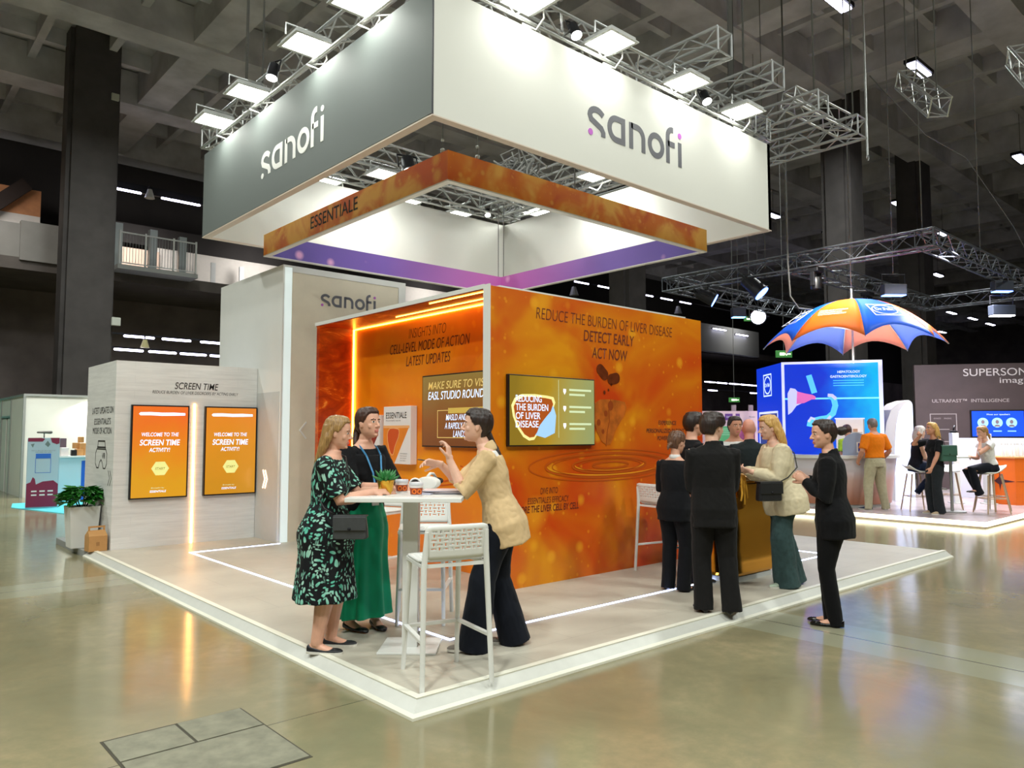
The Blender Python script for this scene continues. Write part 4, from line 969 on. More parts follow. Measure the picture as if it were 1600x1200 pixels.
def skirt(mat, top_h=.15, hem=.30, w0=.14, w1=.30, d1=.24, nf=9, amp=.022, name='skirt', off=(0, 0)):
    def f(G):
        me = voxel(skirt_mb(G, top_h, hem, w0, w1, d1, nf, amp, off), max(G['vox'], .006), 2); return G['add'](me, name, mat)
    return f
def skirt_mb(G, top_h, hem, w0, w1, d1, nf, amp, off=(0, 0), b=None):
    b = b or MB(); N = 96; rings = []; z0 = G['sp'](0, 0, top_h); m = 14
    for i in range(m+1):
        t_ = i/m; z = z0.z+(hem-z0.z)*t_; e = t_**.75
        cx, cy = z0.x+(off[0]-z0.x)*t_, z0.y+(off[1]-z0.y)*t_
        hipb = .05*math.exp(-((t_-.28)/.16)**2)*G['gx']
        rw, rd = w0*G['gx']+(w1-w0)*e+hipb*.5, (w0*.74)*G['gx']+(d1-w0*.74)*e+hipb*.7
        rings.append([V((cx+(rw+amp*t_*math.cos(nf*a+1.3*math.sin(2*a))+amp*.4*t_*math.cos(nf*2.3*a+1))*math.cos(a), cy+(rd+amp*t_*math.cos(nf*a+1.3*math.sin(2*a)))*math.sin(a), z)) for a in (2*PI*j/N for j in range(N))])
    return b.loft(rings)
def shoes(mat, sole=None, low=True, hs=1.0, solecol=None, up=0):
    def f(G):
        for s in (1, -1):
            nm = 'R' if s > 0 else 'L'; a_ = G['leg'][s][2]
            fd = V(G['P'].get('d'+nm, (s*.18, 1, 0))); fd.z = 0; fd.normalize(); fl = V((-fd.y, fd.x, 0)); gz = a_.z-.078; up = G['P'].get('u'+nm, 0)
            b = MB(); fr = []
            prof = ((-.070, .020, .052), (-.05, .033, .060), (-.015, .036, .052 if low else .082), (.03, .037, .036 if low else .078), (.07, .041, .030 if low else .058), (.11, .044, .034 if low else .046), (.15, .042, .034), (.18, .032, .028), (.197, .015, .018))
            for y, w_, t_ in prof:
                O = V((a_.x, a_.y, gz+up*max(0, y+.05)))+fd*y
                fr.append([O+fl*w_*math.cos(2*PI*j/16)+Z*max(.004, (t_*hs*.5+.004)+t_*hs*.52*math.sin(2*PI*j/16)) for j in range(16)])
            b.loft(fr); me = voxel(b, .005, 2); o = G['add'](me, 'shoe', mat)
            if sole:
                b = MB(); P = []
                for y, w_, t_ in prof: P.append((y, w_+.003))
                pts = [V((a_.x, a_.y, gz+up*max(0, y+.05)))+fd*y+fl*w_ for y, w_ in P]+[V((a_.x, a_.y, gz+up*max(0, y+.05)))+fd*y-fl*w_ for y, w_ in P[::-1]]
                b.loft([[p*1.0 for p in pts][::-1], [p+Z*.016 for p in pts][::-1]]); 
                so = b.build('sole', sole, o)
                for v in so.data.vertices: v.co *= G['k']
    return f
def hair(G, mat, style='short', th=.014, front=.074, nape=-.085, bulk=1.0, length=.5, pony=None, bun=None, side=0, ears=True, spread=.0):
    hp = G['hp']; b = MB(); N = 36; rings = []
    zs = [.119-.0085*i for i in range(27)]
    for z in zs:
        r_ = []
        for j in range(N):
            a = 2*PI*j/N; da = abs(math.degrees(math.atan2(math.sin(a), math.cos(a))))
            if da < 40: line = front
            elif da < 78: line = front+(-.005-front)*((da-40)/38)**1.6
            elif da < 104: line = -.002 if ears else nape
            else: line = max(nape, -.002+(nape+.002)*min(1, (da-104)/22))
            o = th*bulk*min(1, (z-line)/.012) if z > line else -.02
            if da > 90: o *= 1.25
            o += .0022*math.sin(j*2.7+z*40)
            r_.append(hp(headpt(z, a, max(o, -.02)) + (Z*th*.85 if z > .1 else V((0, 0, th*.4 if z > .07 else 0)))))
        rings.append(r_)
    b.loft(rings)
    if style == 'long':
        p = []; L = length
        rings = []
        for i in range(12):
            t_ = i/11; z = .05-t_*L; y = -.085-.05*min(1, t_*2.2)+side*0; w_ = .078+.02*math.sin(PI*min(1, t_*1.3))+spread*t_; d = .042-.012*t_
            if t_ > .85: w_ *= 1-(t_-.85)*2.4; d *= .8
            c = G['hp']((0, -.075, .05)); cc = V((c.x, c.y, c.z))+V((0, 0, -t_*L)); back = (G['HQ'] @ V((0, -1, 0))); back.z = 0; back.normalize(); lt = V((-back.y, back.x, 0))
            cc += back*(.035*min(1, t_*2.0)+G['P'].get('hairback', 0)*t_)+lt*side*t_
            rings.append([cc+lt*(w_*math.cos(2*PI*j/22)+.004*math.sin(9*j+t_*5))+back*(d*math.sin(2*PI*j/22)+.004*math.cos(7*j)) for j in range(22)])
        b.loft(rings)
        for s in (1, -1): b.tube([hp((s*.070, -.02, .04)), hp((s*.082, -.045, -.04)), hp((s*.078, -.07, -.11)), hp((s*.07, -.09, -.18))], [.02, .028, .03, .02], 10, True)
    if pony: 
        P = [V(hp(q)) for q in pony[0]]; b.tube(P, pony[1], 12, True)
    if bun: b.ball(hp(bun[0]), bun[1], 14)
    me = voxel(b, .006 if G['vox'] < .008 else .008, 2)
    for v, n in zip(me.vertices, [v.normal.copy() for v in me.vertices]):
        v.co += n*(.0035*noise.noise(V((v.co.x*70, v.co.y*70, v.co.z*9))))
    return G['add'](me, 'hair', mat)
def strap_child(G, pts, wd, mat, name, th=.004):
    """flat ribbon along local points"""
    b = MB(); 
    for p, q in zip(pts, pts[1:]): b.bar(p, q, wd, th, side=None)
    o = b.build(name, mat, G['root'])
    for v in o.data.vertices: v.co *= G['k']
    return o
def patch(G, polys, mat, name, smooth=False):
    b = MB()
    for o_, u, v_, poly, d in polys: b.prism(poly, o_, u, v_, d)
    ob = b.build(name, mat, G['root'])
    for v in ob.data.vertices: v.co *= G['k']
    return ob
def collar_v(mat, name='shirt_collar', back=True):
    """strip of shirt collar standing above the jacket"""
    def f(G):
        sp = G['sp']; b = MB(); r0 = []; r1 = []
        for j in range(20):
            a = 2*PI*j/20; c, s = math.cos(a), math.sin(a); fr = max(0, s)
            r0.append(sp(.072*c, .064*s-.010, .492-.045*fr)); r1.append(sp(.060*c, .056*s-.008, .535-.045*fr))
        b.loft([r0, r1]); o = b.build(name, mat, G['root'], smooth=True)
        for v in o.data.vertices: v.co *= G['k']
    return f
sk_fair = skin('fair', (226, 172, 146)); sk_pale = skin('pale', (232, 184, 160)); sk_tan = skin('tan', (206, 146, 116))
h_blond = hairmat('hair_dark_blonde', (120, 88, 48), (178, 138, 82)); h_brown = hairmat('hair_brown', (40, 22, 14), (78, 44, 28)); h_dark = hairmat('hair_dark', (22, 14, 12), (54, 34, 26)); h_gold = hairmat('hair_golden', (170, 122, 58), (226, 184, 112)); h_grey = hairmat('hair_grey', (92, 82, 76), (140, 128, 120)); h_mid = hairmat('hair_mid_brown', (70, 46, 32), (120, 84, 62)); h_white = hairmat('hair_silver', (168, 158, 152), (214, 206, 200))
f_black = fabric('black_suit', (21, 20, 20)); f_black2 = fabric('black_cloth', (15, 16, 20)); f_beige = fabric('beige_blazer', (214, 184, 140), .8, .06); f_navy = fabric('navy_trousers', (16, 20, 30)); f_cream = fabric('cream_jacket', (216, 202, 170), .8, .06); f_jean = fabric('green_jeans', (52, 72, 72), .9, .2); f_white = fabric('white_cotton', (226, 224, 222)); f_green = fabric('green_satin', (0, 136, 94), .5, .12, 6, .1)
m_shoe = M('black_shoe', (14, 14, 16), .35); m_patent = M('patent_shoe', (10, 10, 12), .12); m_solew = M('white_sole', (214, 210, 200), .6)
# black dress with mint strokes
t = NT('mint_stroke_print'); setp(t.b, .75, 0, .3)
co = t.co(); wr = t.n('ShaderNodeTexNoise', {0: co, 2: 5.0, 3: 1})
cw = t.mix(.16, co, wr.outputs[1], 'ADD')
masks = None
for rot, sc in (((.3, .5, .4), (44, 44, 13)), ((.9, -.6, .2), (42, 14, 44))):
    mp = t.n('ShaderNodeMapping', {0: cw, 2: rot, 3: sc})
    vo = t.n('ShaderNodeTexVoronoi', {0: mp.outputs[0], 2: 1.0}); vo.inputs['Randomness'].default_value = .8
    k = t.ramp(vo.outputs['Distance'], [(.35, (1, 1, 1, 1)), (.41, (0, 0, 0, 1))])
    if masks is None: masks = k
    else:
        sel = t.ramp(t.noise(co, 6, 1), [(.48, (0, 0, 0, 1)), (.52, (1, 1, 1, 1))]); masks = t.mix(sel, masks, k)
hue = t.ramp(t.noise(co, 9, 1), [(.35, C3(96, 190, 166)), (.65, C3(168, 214, 198))])
t.link(t.mix(masks, C3(12, 15, 19), hue), t.b.inputs['Base Color']); m_mint = t.m
PZ = .08
def dress(mat):
    def f(G):
        b = MB(); sp, ring, RN, gx = G['sp'], G['ring'], G['RN'], G['gx']
        b.loft([ring(h, w_, d, fo, .014) for h, w_, d, fo in RN if -.06 <= h <= .50])
        for s in (1, -1): b.ball(sp(s*.066*gx, .066*gx, .28), (.072, .062, .07), 12)
        for s in (1, -1):
            S_, E_, W_ = G['arm'][s]; b.ball(S_, .066*gx**.5, 12); b.tube([sp(s*.07, -.012, .405), S_, S_.lerp(E_, .85)], [.07, .064*gx**.5, .066*gx**.5], 14)
        skirt_mb(G, .12, .375, .142, .225, .205, 8, .014, (0, .0), b)
        me = voxel(b, .006, 5); folds(me, .006, 8, 4, 1); G['add'](me, 'dress', mat)
    return f
p1, G1 = person('woman in a black dress with mint brush strokes, long blonde hair, at the table', (.17, 1.36, PZ), -41, dict(
    H=1.62, vox=.0045, girth=1.24, lean=5, skin=sk_fair, wR=(.10, .37, 1.165), eR=(.3, -.25, -1), wL=(-.04, .40, 1.165), eL=(-.5, 0, -1),
    hR=((-.25, 1, .02), (-.4, 0, -1), None, 42), hL=((.25, 1, 0), (.3, 0, -1), None, 42), fR=(.10, -.03, .078), fL=(-.10, .03, .078), dR=(.12, 1, 0), dL=(.05, 1, 0),
    hpit=-6, hairback=.07, brow=M('brow_blonde', (130, 96, 60), .7), wear=[dress(m_mint), shoes(M('ballet_flat', (18, 20, 26), .5), m_solew)],
    hair=dict(mat=h_blond, style='long', length=.60, front=.070, th=.013, spread=-.01)))
p2, G2 = person('woman in black blazer, long green skirt and blue lanyard behind the table', (.66, 1.70, PZ), -84, dict(
    H=1.695, vox=.0045, girth=1.08, lean=4, skin=sk_fair, wR=(.10, .36, 1.13), eR=(.6, -.4, -1), wL=(-.14, .36, 1.13), eL=(-.6, -.4, -1),
    hR=((-.6, 1, .0), (-.3, 0, -1), None, 40), hL=((.6, 1, 0), (.3, 0, -1), None, 40), hyaw=10, hpit=5, fR=(.08, -.02, .078), fL=(-.11, .05, .078), dR=(-.1, 1, 0), dL=(.3, 1, 0),
    wear=[top('black_top', f_black2, hem=.0, ease=.010, sleeve=.3, cuff=.06, fold=.003), top('blazer', fabric('black_blazer', (18, 18, 21)), hem=-.18, ease=.030, sleeve=.72, cuff=.05, pad=.012, neck=.44, fold=.007), skirt(f_green, .14, .11, .135, .235, .20, 11, .022), shoes(m_shoe)],
    hair=dict(mat=h_brown, style='short', front=.066, th=.013, nape=-.09, pony=([(0, -.10, .0), (0, -.13, -.06), (.03, -.12, -.16), (.035, -.10, -.24)], [.03, .03, .026, .012]))))
sp = G2['sp']; m_lany = M('blue_lanyard', (70, 140, 190), .6)
Lp = [sp(.06, -.03, .515), sp(.078, .05, .49), sp(.07, .118, .43), sp(.04, .176, .30), sp(.0, .176, .14)]
strap_child(G2, Lp, .014, m_lany, 'lanyard'); strap_child(G2, [V((-p.x, p.y, p.z)) for p in Lp], .014, m_lany, 'lanyard')
bd = MB().obox(sp(0, .172, .09), (.032, 0, 0), (0, 0, .045), (0, .004, 0)).build('badge', m_white, G2['root'])
for v in bd.data.vertices: v.co *= G2['k']
nk = MB().tube([sp(.055*math.cos(a), .062*math.sin(a)+.0, .485-.03*math.sin(a)) for a in (i/10*PI for i in range(11))], .0025, 5).build('necklace', m_darkmetal, G2['root'])
for v in nk.data.vertices: v.co *= G2['k']
p3, G3 = person('woman in beige blazer and dark flared trousers leaning on the table, brown ponytail', (1.05, .635, PZ), 139, dict(
    H=1.70, vox=.0045, lean=15, pelvis=(0, -.12, .925), skin=sk_pale, wL=(-.14, .25, 1.335), eL=(0, .9, -1), wR=(.03, .33, 1.30), eR=(.6, .2, -1),
    hL=((.05, .12, 1), (.25, 1, .2), None, 26), xL=dict(spread=14, thumb=55), hR=((-.05, .75, .12), (-.5, 0, -.6), None, 24), xR=dict(spread=10, thumb=35),
    hpit=6, fL=(-.09, .07, .078), fR=(.11, -.20, .078), dL=(-.1, 1, 0), dR=(.1, 1, 0),
    wear=[top('white_top', f_white, hem=.0, ease=.006, sleeve=0, fold=.002), top('blazer', f_beige, hem=-.20, ease=.026, sleeve=.66, cuff=.052, pad=.008, flare=.03, neck=.47, fold=.010, collar=True), trousers(f_navy, .095, .115, .12, .014, .008), shoes(M('grey_shoe', (120, 112, 104), .6), m_solew)],
    hair=dict(mat=h_dark, style='short', front=.062, th=.014, nape=-.09, pony=([(0, -.09, -.06), (0, -.115, -.10), (.0, -.15, -.17), (0, -.20, -.25), (0, -.22, -.29)], [.026, .022, .032, .03, .012]))))
p4, G4 = person('young man in a black suit seen from behind, at the platform edge', (3.19, .14, PZ), 44, dict(
    H=1.67, fem=False, vox=.006, lean=4, skin=sk_pale, wR=(.10, .29, 1.12), eR=(.15, -.6, -.8), wL=(-.10, .29, 1.10), eL=(-.15, -.6, -.8), hyaw=-52, hpit=-4, fR=(.13, -.03, .078), fL=(-.10, .03, .078), uL=0, dR=(.5, 1, 0),
    wear=[top('suit_jacket', f_black, hem=-.20, ease=.034, sleeve=1, cuff=.042, neck=.52, collar=True, fold=.006), collar_v(M('red_collar', (150, 40, 40), .7), 'red_neck_ribbon'), trousers(f_black, .078, .085, .12, .014, .02), shoes(m_shoe, low=False)],
    hair=dict(mat=h_dark, style='short', front=.035, th=.024, nape=-.075, ears=True)))
p5, G5 = person('shorter woman in a black trouser suit with white collar near the orange wall', (3.70, .92, PZ), 8, dict(
    H=1.52, vox=.006, lean=3, skin=sk_fair, wR=(.06, .26, 1.06), eR=(.7, -.5, -.5), wL=(-.06, .26, 1.04), eL=(-.7, -.5, -.5), hyaw=-12, hpit=-8,
    wear=[top('suit_jacket', fabric('black_suit_fine', (19, 20, 24)), hem=-.18, ease=.026, sleeve=1, cuff=.040, neck=.48, flare=.012), collar_v(f_white), trousers(f_black2, .078, .075, .12), shoes(m_patent)],
    hair=dict(mat=h_mid, style='short', front=.066, th=.013, bun=((0, -.115, -.045), (.032, .03, .03)), pony=([(0, -.12, -.05), (.01, -.15, -.07), (.02, -.16, -.10)], [.02, .018, .008]))))
p6, G6 = person('tall person with dark hair and glasses mostly hidden behind the young man in the suit', (4.20, 1.08, PZ), -25, dict(
    H=1.71, fem=False, vox=.008, skin=sk_fair, wear=[top('jacket', f_black2, hem=-.2, ease=.03, neck=.52), trousers(f_black2), shoes(m_shoe)], hair=dict(mat=h_dark, style='short', front=.055, th=.018)))
gl_ = MB()
for s in (1, -1): gl_.tube([G6['hp']((s*.032+.021*math.cos(a), .104, .0+.017*math.sin(a))) for a in (i/12*2*PI for i in range(13))], .002, 5); gl_.tube([G6['hp']((s*.053, .104, .006)), G6['hp']((s*.082, .0, .006))], .002, 5)
gl_ = gl_.build('glasses', m_darkmetal, p6)
for v in gl_.data.vertices: v.co *= G6['k']
p7, G7 = person('blonde woman in a cream jacket and wide green jeans with a black crossbody bag', (4.72, .34, PZ), 142, dict(
    H=1.685, vox=.005, girth=1.12, lean=10, skin=sk_pale, wL=(-.09, .35, 1.15), eL=(-.3, -.5, -1), wR=(.06, .37, 1.16), eR=(.4, -.5, -1), hL=((.05, 1, .25), (.5, 0, .8), None, 22), hR=((-.05, 1, .1), (-.5, 0, .8), None, 22), xL=dict(thumb=50, spread=8), hpit=-8, fL=(-.10, .02, .078), fR=(.11, -.13, .078), dR=(.1, 1, 0), hairback=.05,
    wear=[top('jacket', f_cream, hem=-.20, ease=.048, sleeve=.93, cuff=.045, arm_r=1.28, flare=.05, neck=.50, collar=True, fold=.009), trousers(f_jean, .105, .13, .12, .016, .01, .012), shoes(M('green_sneaker', (176, 190, 170), .6, var=.2, scale=20), m_solew, low=False)],
    hair=dict(mat=h_gold, style='long', length=.36, front=.068, th=.016, spread=.02)))
p8, G8 = person('woman in a black suit with a bun standing on the concrete floor', (3.83, -.60, 0), 108, dict(
    H=1.69, vox=.005, lean=3, skin=sk_fair, wL=(-.06, .20, 1.20), eL=(-.5, -.5, -1), wR=(.07, .21, 1.22), eR=(.6, -.5, -1), hL=((.3, .8, .55), (.8, 0, -.2), None, 40), hR=((-.3, .8, .4), (-.8, 0, -.2), None, 40), hyaw=28, hpit=-2, fL=(-.045, .0, .078), fR=(.055, .045, .078), dL=(-.05, 1, 0), dR=(.15, 1, 0),
    wear=[top('suit_jacket', fabric('black_suit_dense', (12, 12, 15)), hem=-.20, ease=.034, sleeve=1, cuff=.042, arm_r=1.08, neck=.515, collar=True, flare=.02), collar_v(M('beige_collar', (186, 166, 140), .7)), trousers(fabric('black_trouser_dense', (10, 10, 13)), .070, .058, .12), shoes(m_patent)],
    hair=dict(mat=h_dark, style='short', front=.068, th=.012, bun=((0, -.155, .02), (.042, .05, .04)))))
p9, G9 = person('man in a dark suit, white shirt and tie facing the camera in the background', (6.55, 2.02, 0.0), 215, dict(
    H=1.80, fem=False, vox=.009, skin=sk_tan, hyaw=20, wear=[top('shirt', f_white, hem=.1, ease=.012, sleeve=0), top('suit_jacket', fabric('navy_suit', (20, 24, 34)), hem=-.2, ease=.03, neck=.46), collar_v(f_white), trousers(f_black2), shoes(m_shoe)], hair=dict(mat=h_dark, style='short', front=.066, th=.012)))
patch(G9, [(G9['sp'](-.05, .135, .30), G9['ex'], G9['ez'], [(0.03, 0), (.07, 0), (.095, .17), (.005, .17)], -.02)], f_white, 'shirt_front')
p10, G10 = person('bald man in a dark green-grey suit seen from behind beyond the golden counter', (5.72, 1.30, PZ), 40, dict(
    H=1.67, fem=False, vox=.008, girth=1.06, skin=skin('ruddy', (214, 150, 130)), face=False, hyaw=-8, wR=(.18, .22, 1.02), wL=(-.18, .22, 1.02), wear=[top('suit_jacket', fabric('green_grey_suit', (28, 36, 38)), hem=-.2, ease=.032, neck=.52, collar=True), trousers(f_black2), shoes(m_shoe)]))
# ---- people at the blue booth
BZ = .1
p11, G11 = person('man in an orange T-shirt and khaki trousers seen from behind at the round counter', (12.99, 2.88, BZ), 62, dict(
    H=1.78, fem=False, vox=.008, girth=1.10, skin=sk_tan, face=False, hyaw=-10, hpit=-14, wR=(.26, .14, .93), wL=(-.25, .14, .93), eR=(.6, -.8, -.2), eL=(-.6, -.8, -.2), fR=(.20, .0, .078), fL=(-.17, 0, .078), dR=(.5, 1, 0), dL=(-.4, 1, 0),
    wear=[top('t_shirt', fabric('orange_shirt', (232, 124, 12), .8, .05), hem=-.02, ease=.022, sleeve=.42, cuff=.075, arm_r=1.1), trousers(fabric('khaki', (176, 168, 140), .85, .08), .082, .070, .10), shoes(M('navy_shoe', (40, 48, 72), .6), m_solew, low=False)], hair=dict(mat=h_grey, style='short', front=.06, th=.008)))
blt = MB().loft([[G11['sp'](.175*1.1*math.cos(2*PI*j/20), .125*1.1*math.sin(2*PI*j/20), h) for j in range(20)] for h in (-.045, -.015)]).build('belt', M('brown_belt', (70, 46, 34), .5), p11)
for v in blt.data.vertices: v.co *= G11['k']
p12, G12 = person('silver-haired woman in a black sleeveless top seated beside the man in orange', (13.42, 2.28, BZ), -48, dict(
    H=1.66, vox=.008, girth=1.05, lean=8, pelvis=(0, 0, .90), skin=sk_pale, hyaw=20, wR=(.10, .34, .98), wL=(-.08, .36, .98), eR=(.4, -.5, -1), eL=(-.4, -.5, -1), fR=(.08, .34, .50), fL=(-.06, .14, .48), kR=(.1, 1, .3), kL=(-.1, 1, .5), dR=(.2, 1, 0), dL=(0, 1, 0),
    wear=[top('black_top', fabric('black_print', (20, 20, 30)), hem=-.03, ease=.014, sleeve=0.08, cuff=.06), trousers(fabric('dark_denim', (24, 34, 58)), .07, .06, .10, .012, .35), shoes(M('pale_trainer', (150, 140, 140), .6), m_solew, low=False)], hair=dict(mat=h_white, style='long', length=.26, front=.06, th=.016)))
p13, G13 = person('standing blonde woman in dark clothes raising one hand to her face', (13.05, 1.80, BZ), 146, dict(
    H=1.68, vox=.008, skin=sk_tan, lean=2, wL=(-.20, .22, .88), eL=(-.5, -.8, -.2), wR=(.10, .20, 1.50), eR=(.7, .6, -.8), hR=((-.2, .8, .3), (-.8, .2, 0), None, 50), hpit=6, hairback=.0,
    wear=[top('black_shirt', f_black2, hem=-.10, ease=.016, sleeve=.36, cuff=.06), trousers(fabric('charcoal_wide', (34, 38, 42)), .085, .10, .10, .014, .02), shoes(M('tan_sneaker', (170, 150, 120), .6), m_solew, low=False)],
    hair=dict(mat=h_gold, style='long', length=.42, front=.066, th=.014)))
p14, G14 = person('seated woman in a white sleeveless top resting her chin on her hand', (13.93, 1.14, BZ), 140, dict(
    H=1.66, vox=.008, lean=10, pelvis=(0, 0, .90), skin=sk_fair, wL=(-.05, .21, 1.37), eL=(-.3, .6, -1), wR=(.10, .30, 1.08), eR=(.4, -.2, -1), hL=((.2, .1, 1), (.3, -1, 0), None, 60), fL=(-.08, .32, .48), fR=(.08, .22, .47), kL=(0, 1, .3), kR=(0, 1, .4), hpit=-8,
    wear=[top('white_top', f_white, hem=-.02, ease=.02, sleeve=.12, cuff=.085, arm_r=1.1), trousers(f_navy, .075, .075, .10, .014, .36), shoes(m_shoe)], hair=dict(mat=h_blond, style='short', front=.066, th=.013, pony=([(0, -.10, -.03), (0, -.13, -.08), (0, -.13, -.15)], [.026, .026, .012]))))
p15, G15 = person('dark-haired attendant in a lime green shirt behind the round counter', (13.62, 3.62, BZ), 60, dict(
    H=1.68, fem=False, vox=.009, lean=12, skin=sk_tan, face=False, hpit=-20, wear=[top('lime_shirt', fabric('lime_cloth', (172, 206, 60)), hem=.05, ease=.02, sleeve=.4, cuff=.07), trousers(f_black2), shoes(m_shoe)], hair=dict(mat=h_brown, style='short', front=.06, th=.012)))
# ================================================================== FURNITURE AND THINGS ON THE STAND
m_wl = M('white_lacquer', (228, 228, 224), .35)
tb = thing('bar_table', 'tall white square bar table with one square post on a flat foot plate', 'table', (.66, 1.0, PZ), R(-43))
MB().box((-.395, -.395, 1.058), (.395, .395, 1.088)).build('tabletop', m_wl, tb, bevel=.004)
MB().box((-.055, -.055, .012), (.055, .055, 1.058)).build('post', m_wl, tb, bevel=.004)
MB().box((-.205, -.205, .0), (.205, .205, .014)).build('foot_plate', m_wl, tb, bevel=.003)
MB().box((-.12, -.12, 1.046), (.12, .12, 1.058)).build('mounting_plate', m_wl, tb)
MB().tube([(.055, .02, .09), (.068, .02, .09)], .016, 12).build('cable_plug', m_lightgrey, tb)

def perforated(nx, ny, hole, fn, th):
    """panel with alternating upright and level slots; fn maps (u, v) in -1..1 to a point"""
    vs = {}; V_ = []; F = []
    def pt(u, v):
        a, b_ = abs(u), abs(v); cr, cs = .16, .26
        if a > 1-cr and b_ > 1-cs:
            du, dv = (a-(1-cr))/cr, (b_-(1-cs))/cs; m = max(du, dv, 1e-6); L = math.hypot(du, dv)
            du, dv = du*m/L, dv*m/L; u, v = math.copysign(1-cr+cr*du, u), math.copysign(1-cs+cs*dv, v)
        key = (round(u, 4), round(v, 4))
        if key not in vs: vs[key] = len(V_); V_.append(fn(u, v))
        return vs[key]
    for i in range(nx):
        for j in range(ny):
            u0, u1 = -1+2*i/nx, -1+2*(i+1)/nx; v0, v1 = -1+2*j/ny, -1+2*(j+1)/ny
            c = [pt(u0, v0), pt(u1, v0), pt(u1, v1), pt(u0, v1)]
            if hole(i, j):
                uc, vc = (u0+u1)/2, (v0+v1)/2; hu, hv = ((u1-u0)*.42, (v1-v0)*.13) if (i+j) % 2 else ((u1-u0)*.12, (v1-v0)*.40)
                h = [pt(uc-hu, vc-hv), pt(uc+hu, vc-hv), pt(uc+hu, vc+hv), pt(uc-hu, vc+hv)]
                for q in range(4): F.append([c[q], c[(q+1) % 4], h[(q+1) % 4], h[q]])
            else: F.append(c)
    b = MB(); b.add(V_, F); return b
def bar_stool(label, x, y, rz, group='white perforated bar stools', z=PZ):
    t = thing('bar_stool', label, 'stool', (x, y, z), rz, group)     # faces local +Y
    fb = lambda u, v: V((u*.205, -.205-.03*(1-u*u)*.6-.035*(v+1)*.5, .865+v*.105+.012*(1-abs(u))*0))
    o = perforated(11, 8, lambda i, j: 1 <= i <= 9 and 2 <= j <= 6, fb, .01).build('backrest', m_wl, t, smooth=True); md = o.modifiers.new('s', 'SOLIDIFY'); md.thickness = .012; md.offset = 0
    fs = lambda u, v: V((u*(.20-.012*v), v*.185-.005, .742-.012*(1-u*u)*(1-v*v)+(.008 if v < -.6 else 0)))
    o = perforated(11, 10, lambda i, j: 1 <= i <= 9 and 2 <= j <= 8, fs, .01).build('seat', m_wl, t, smooth=True); md = o.modifiers.new('s', 'SOLIDIFY'); md.thickness = .014; md.offset = 0
    for s in (1, -1):
        MB().tube([(s*.225, -.255, 0), (s*.205, -.215, .72), (s*.198, -.222, .80), (s*.196, -.236, .93)], [.016, .019, .019, .013], 10, False).build('leg', m_wl, t, smooth=True, angle=60)
        MB().tube([(s*.185, .235, 0), (s*.17, .165, .735)], [.015, .019], 10).build('leg', m_wl, t, smooth=True, angle=60)
    b = MB(); b.bar((-.18, .21, .28), (.18, .21, .28), .022, .03)
    for s in (1, -1): b.bar((s*.181, .212, .285), (s*.218, -.24, .285), .02, .03)
    b.build('footrest', m_wl, t, bevel=.003)
    b = MB(); b.bar((-.19, .165, .722), (.19, .165, .722), .02, .026); b.bar((-.2, -.2, .722), (.2, -.2, .722), .02, .026)
    for s in (1, -1): b.bar((s*.18, .165, .722), (s*.203, -.205, .722), .02, .026)
    b.build('seat_frame', m_wl, t)
    return t
bar_stool('white bar stool nearest the front corner of the platform', .45, .33, R(74-90))
bar_stool('white bar stool tucked behind the tall table post', 1.20, 1.62, R(230-90))
bar_stool('white bar stool standing farther back toward the alcove', 1.72, 3.12, R(200-90))
bar_stool('white bar stool beside the orange wall behind the woman in the short suit', 4.48, 1.62, R(-6-90))

# succulent in a golden pot
pt_ = thing('potted_succulent', 'green succulent in a shiny golden pot on the white table', 'plant', (.49, 1.08, 1.168))
m_gold = M('gold_foil', (214, 164, 60), .25, .9, var=.06, scale=20)
MB().tube([(0, 0, 0), (0, 0, .003), (0, 0, .10), (0, 0, .105), (0, 0, .10), (0, 0, .09)], [.045, .048, .062, .062, .057, .055], 24).build('pot', m_gold, pt_, smooth=True, angle=50)
MB().tube([(0, 0, .088), (0, 0, .092)], .054, 20).build('soil', M('soil'), pt_)
b = MB(); rr = random.Random(2)
for ring_, (n_, el, L) in enumerate([(9, .35, .095), (8, .75, .095), (6, 1.1, .085), (3, 1.4, .07)]):
    for i in range(n_):
        a = 2*PI*i/n_+ring_*.4+rr.uniform(-.15, .15); e = el+rr.uniform(-.12, .12)
        d = V((math.cos(a)*math.cos(e), math.sin(a)*math.cos(e), math.sin(e))); p0 = V((.012*math.cos(a), .012*math.sin(a), .09))
        b.tube([p0, p0+d*L*.4, p0+d*L*.75+Z*.004, p0+d*L+Z*.012], [.009, .013, .009, .001], 7)
b.build('leaves', M('succulent_green', (48, 122, 60), .4, var=.3, scale=30), pt_, smooth=True)
# paper tubs
def tub(x, y, label):
    t = thing('paper_tub', label, 'tub', (x, y, 1.168), R(-41), 'paper tubs on the white table')
    MB().tube([(0, 0, 0), (0, 0, .075)], [.038, .046], 24).build('body', m_packw, t, smooth=True, angle=50)
    MB().tube([(0, 0, .074), (0, 0, .080), (0, 0, .092), (0, 0, .096)], [.047, .050, .049, .046], 24).build('lid', M('tub_lid', (214, 214, 220), .4), t, smooth=True, angle=40)
    MB().tube([(0, 0, .012), (0, 0, .058)], [.0402, .0452], 24).build('print_band', M('tub_brown', (158, 66, 30), .45), t, smooth=True, angle=50)
    b = MB()
    for q in (-55, -100): 
        a = R(q); c = V((.0435*math.cos(a), .0435*math.sin(a), .034)); u = V((-math.sin(a), math.cos(a), 0)); b.stroke(arc(0, 0, .013, .014, 0, 345, 15), .007, c-V((math.cos(a), math.sin(a), 0))*-.001, u, Z, .002, True)
    b.build('ring_print', M('tub_orange', (240, 120, 40), .45), t)
tub(.56, .80, 'paper tub with orange rings in front of the headset'); tub(.66, 1.13, 'paper tub half hidden behind the golden pot')
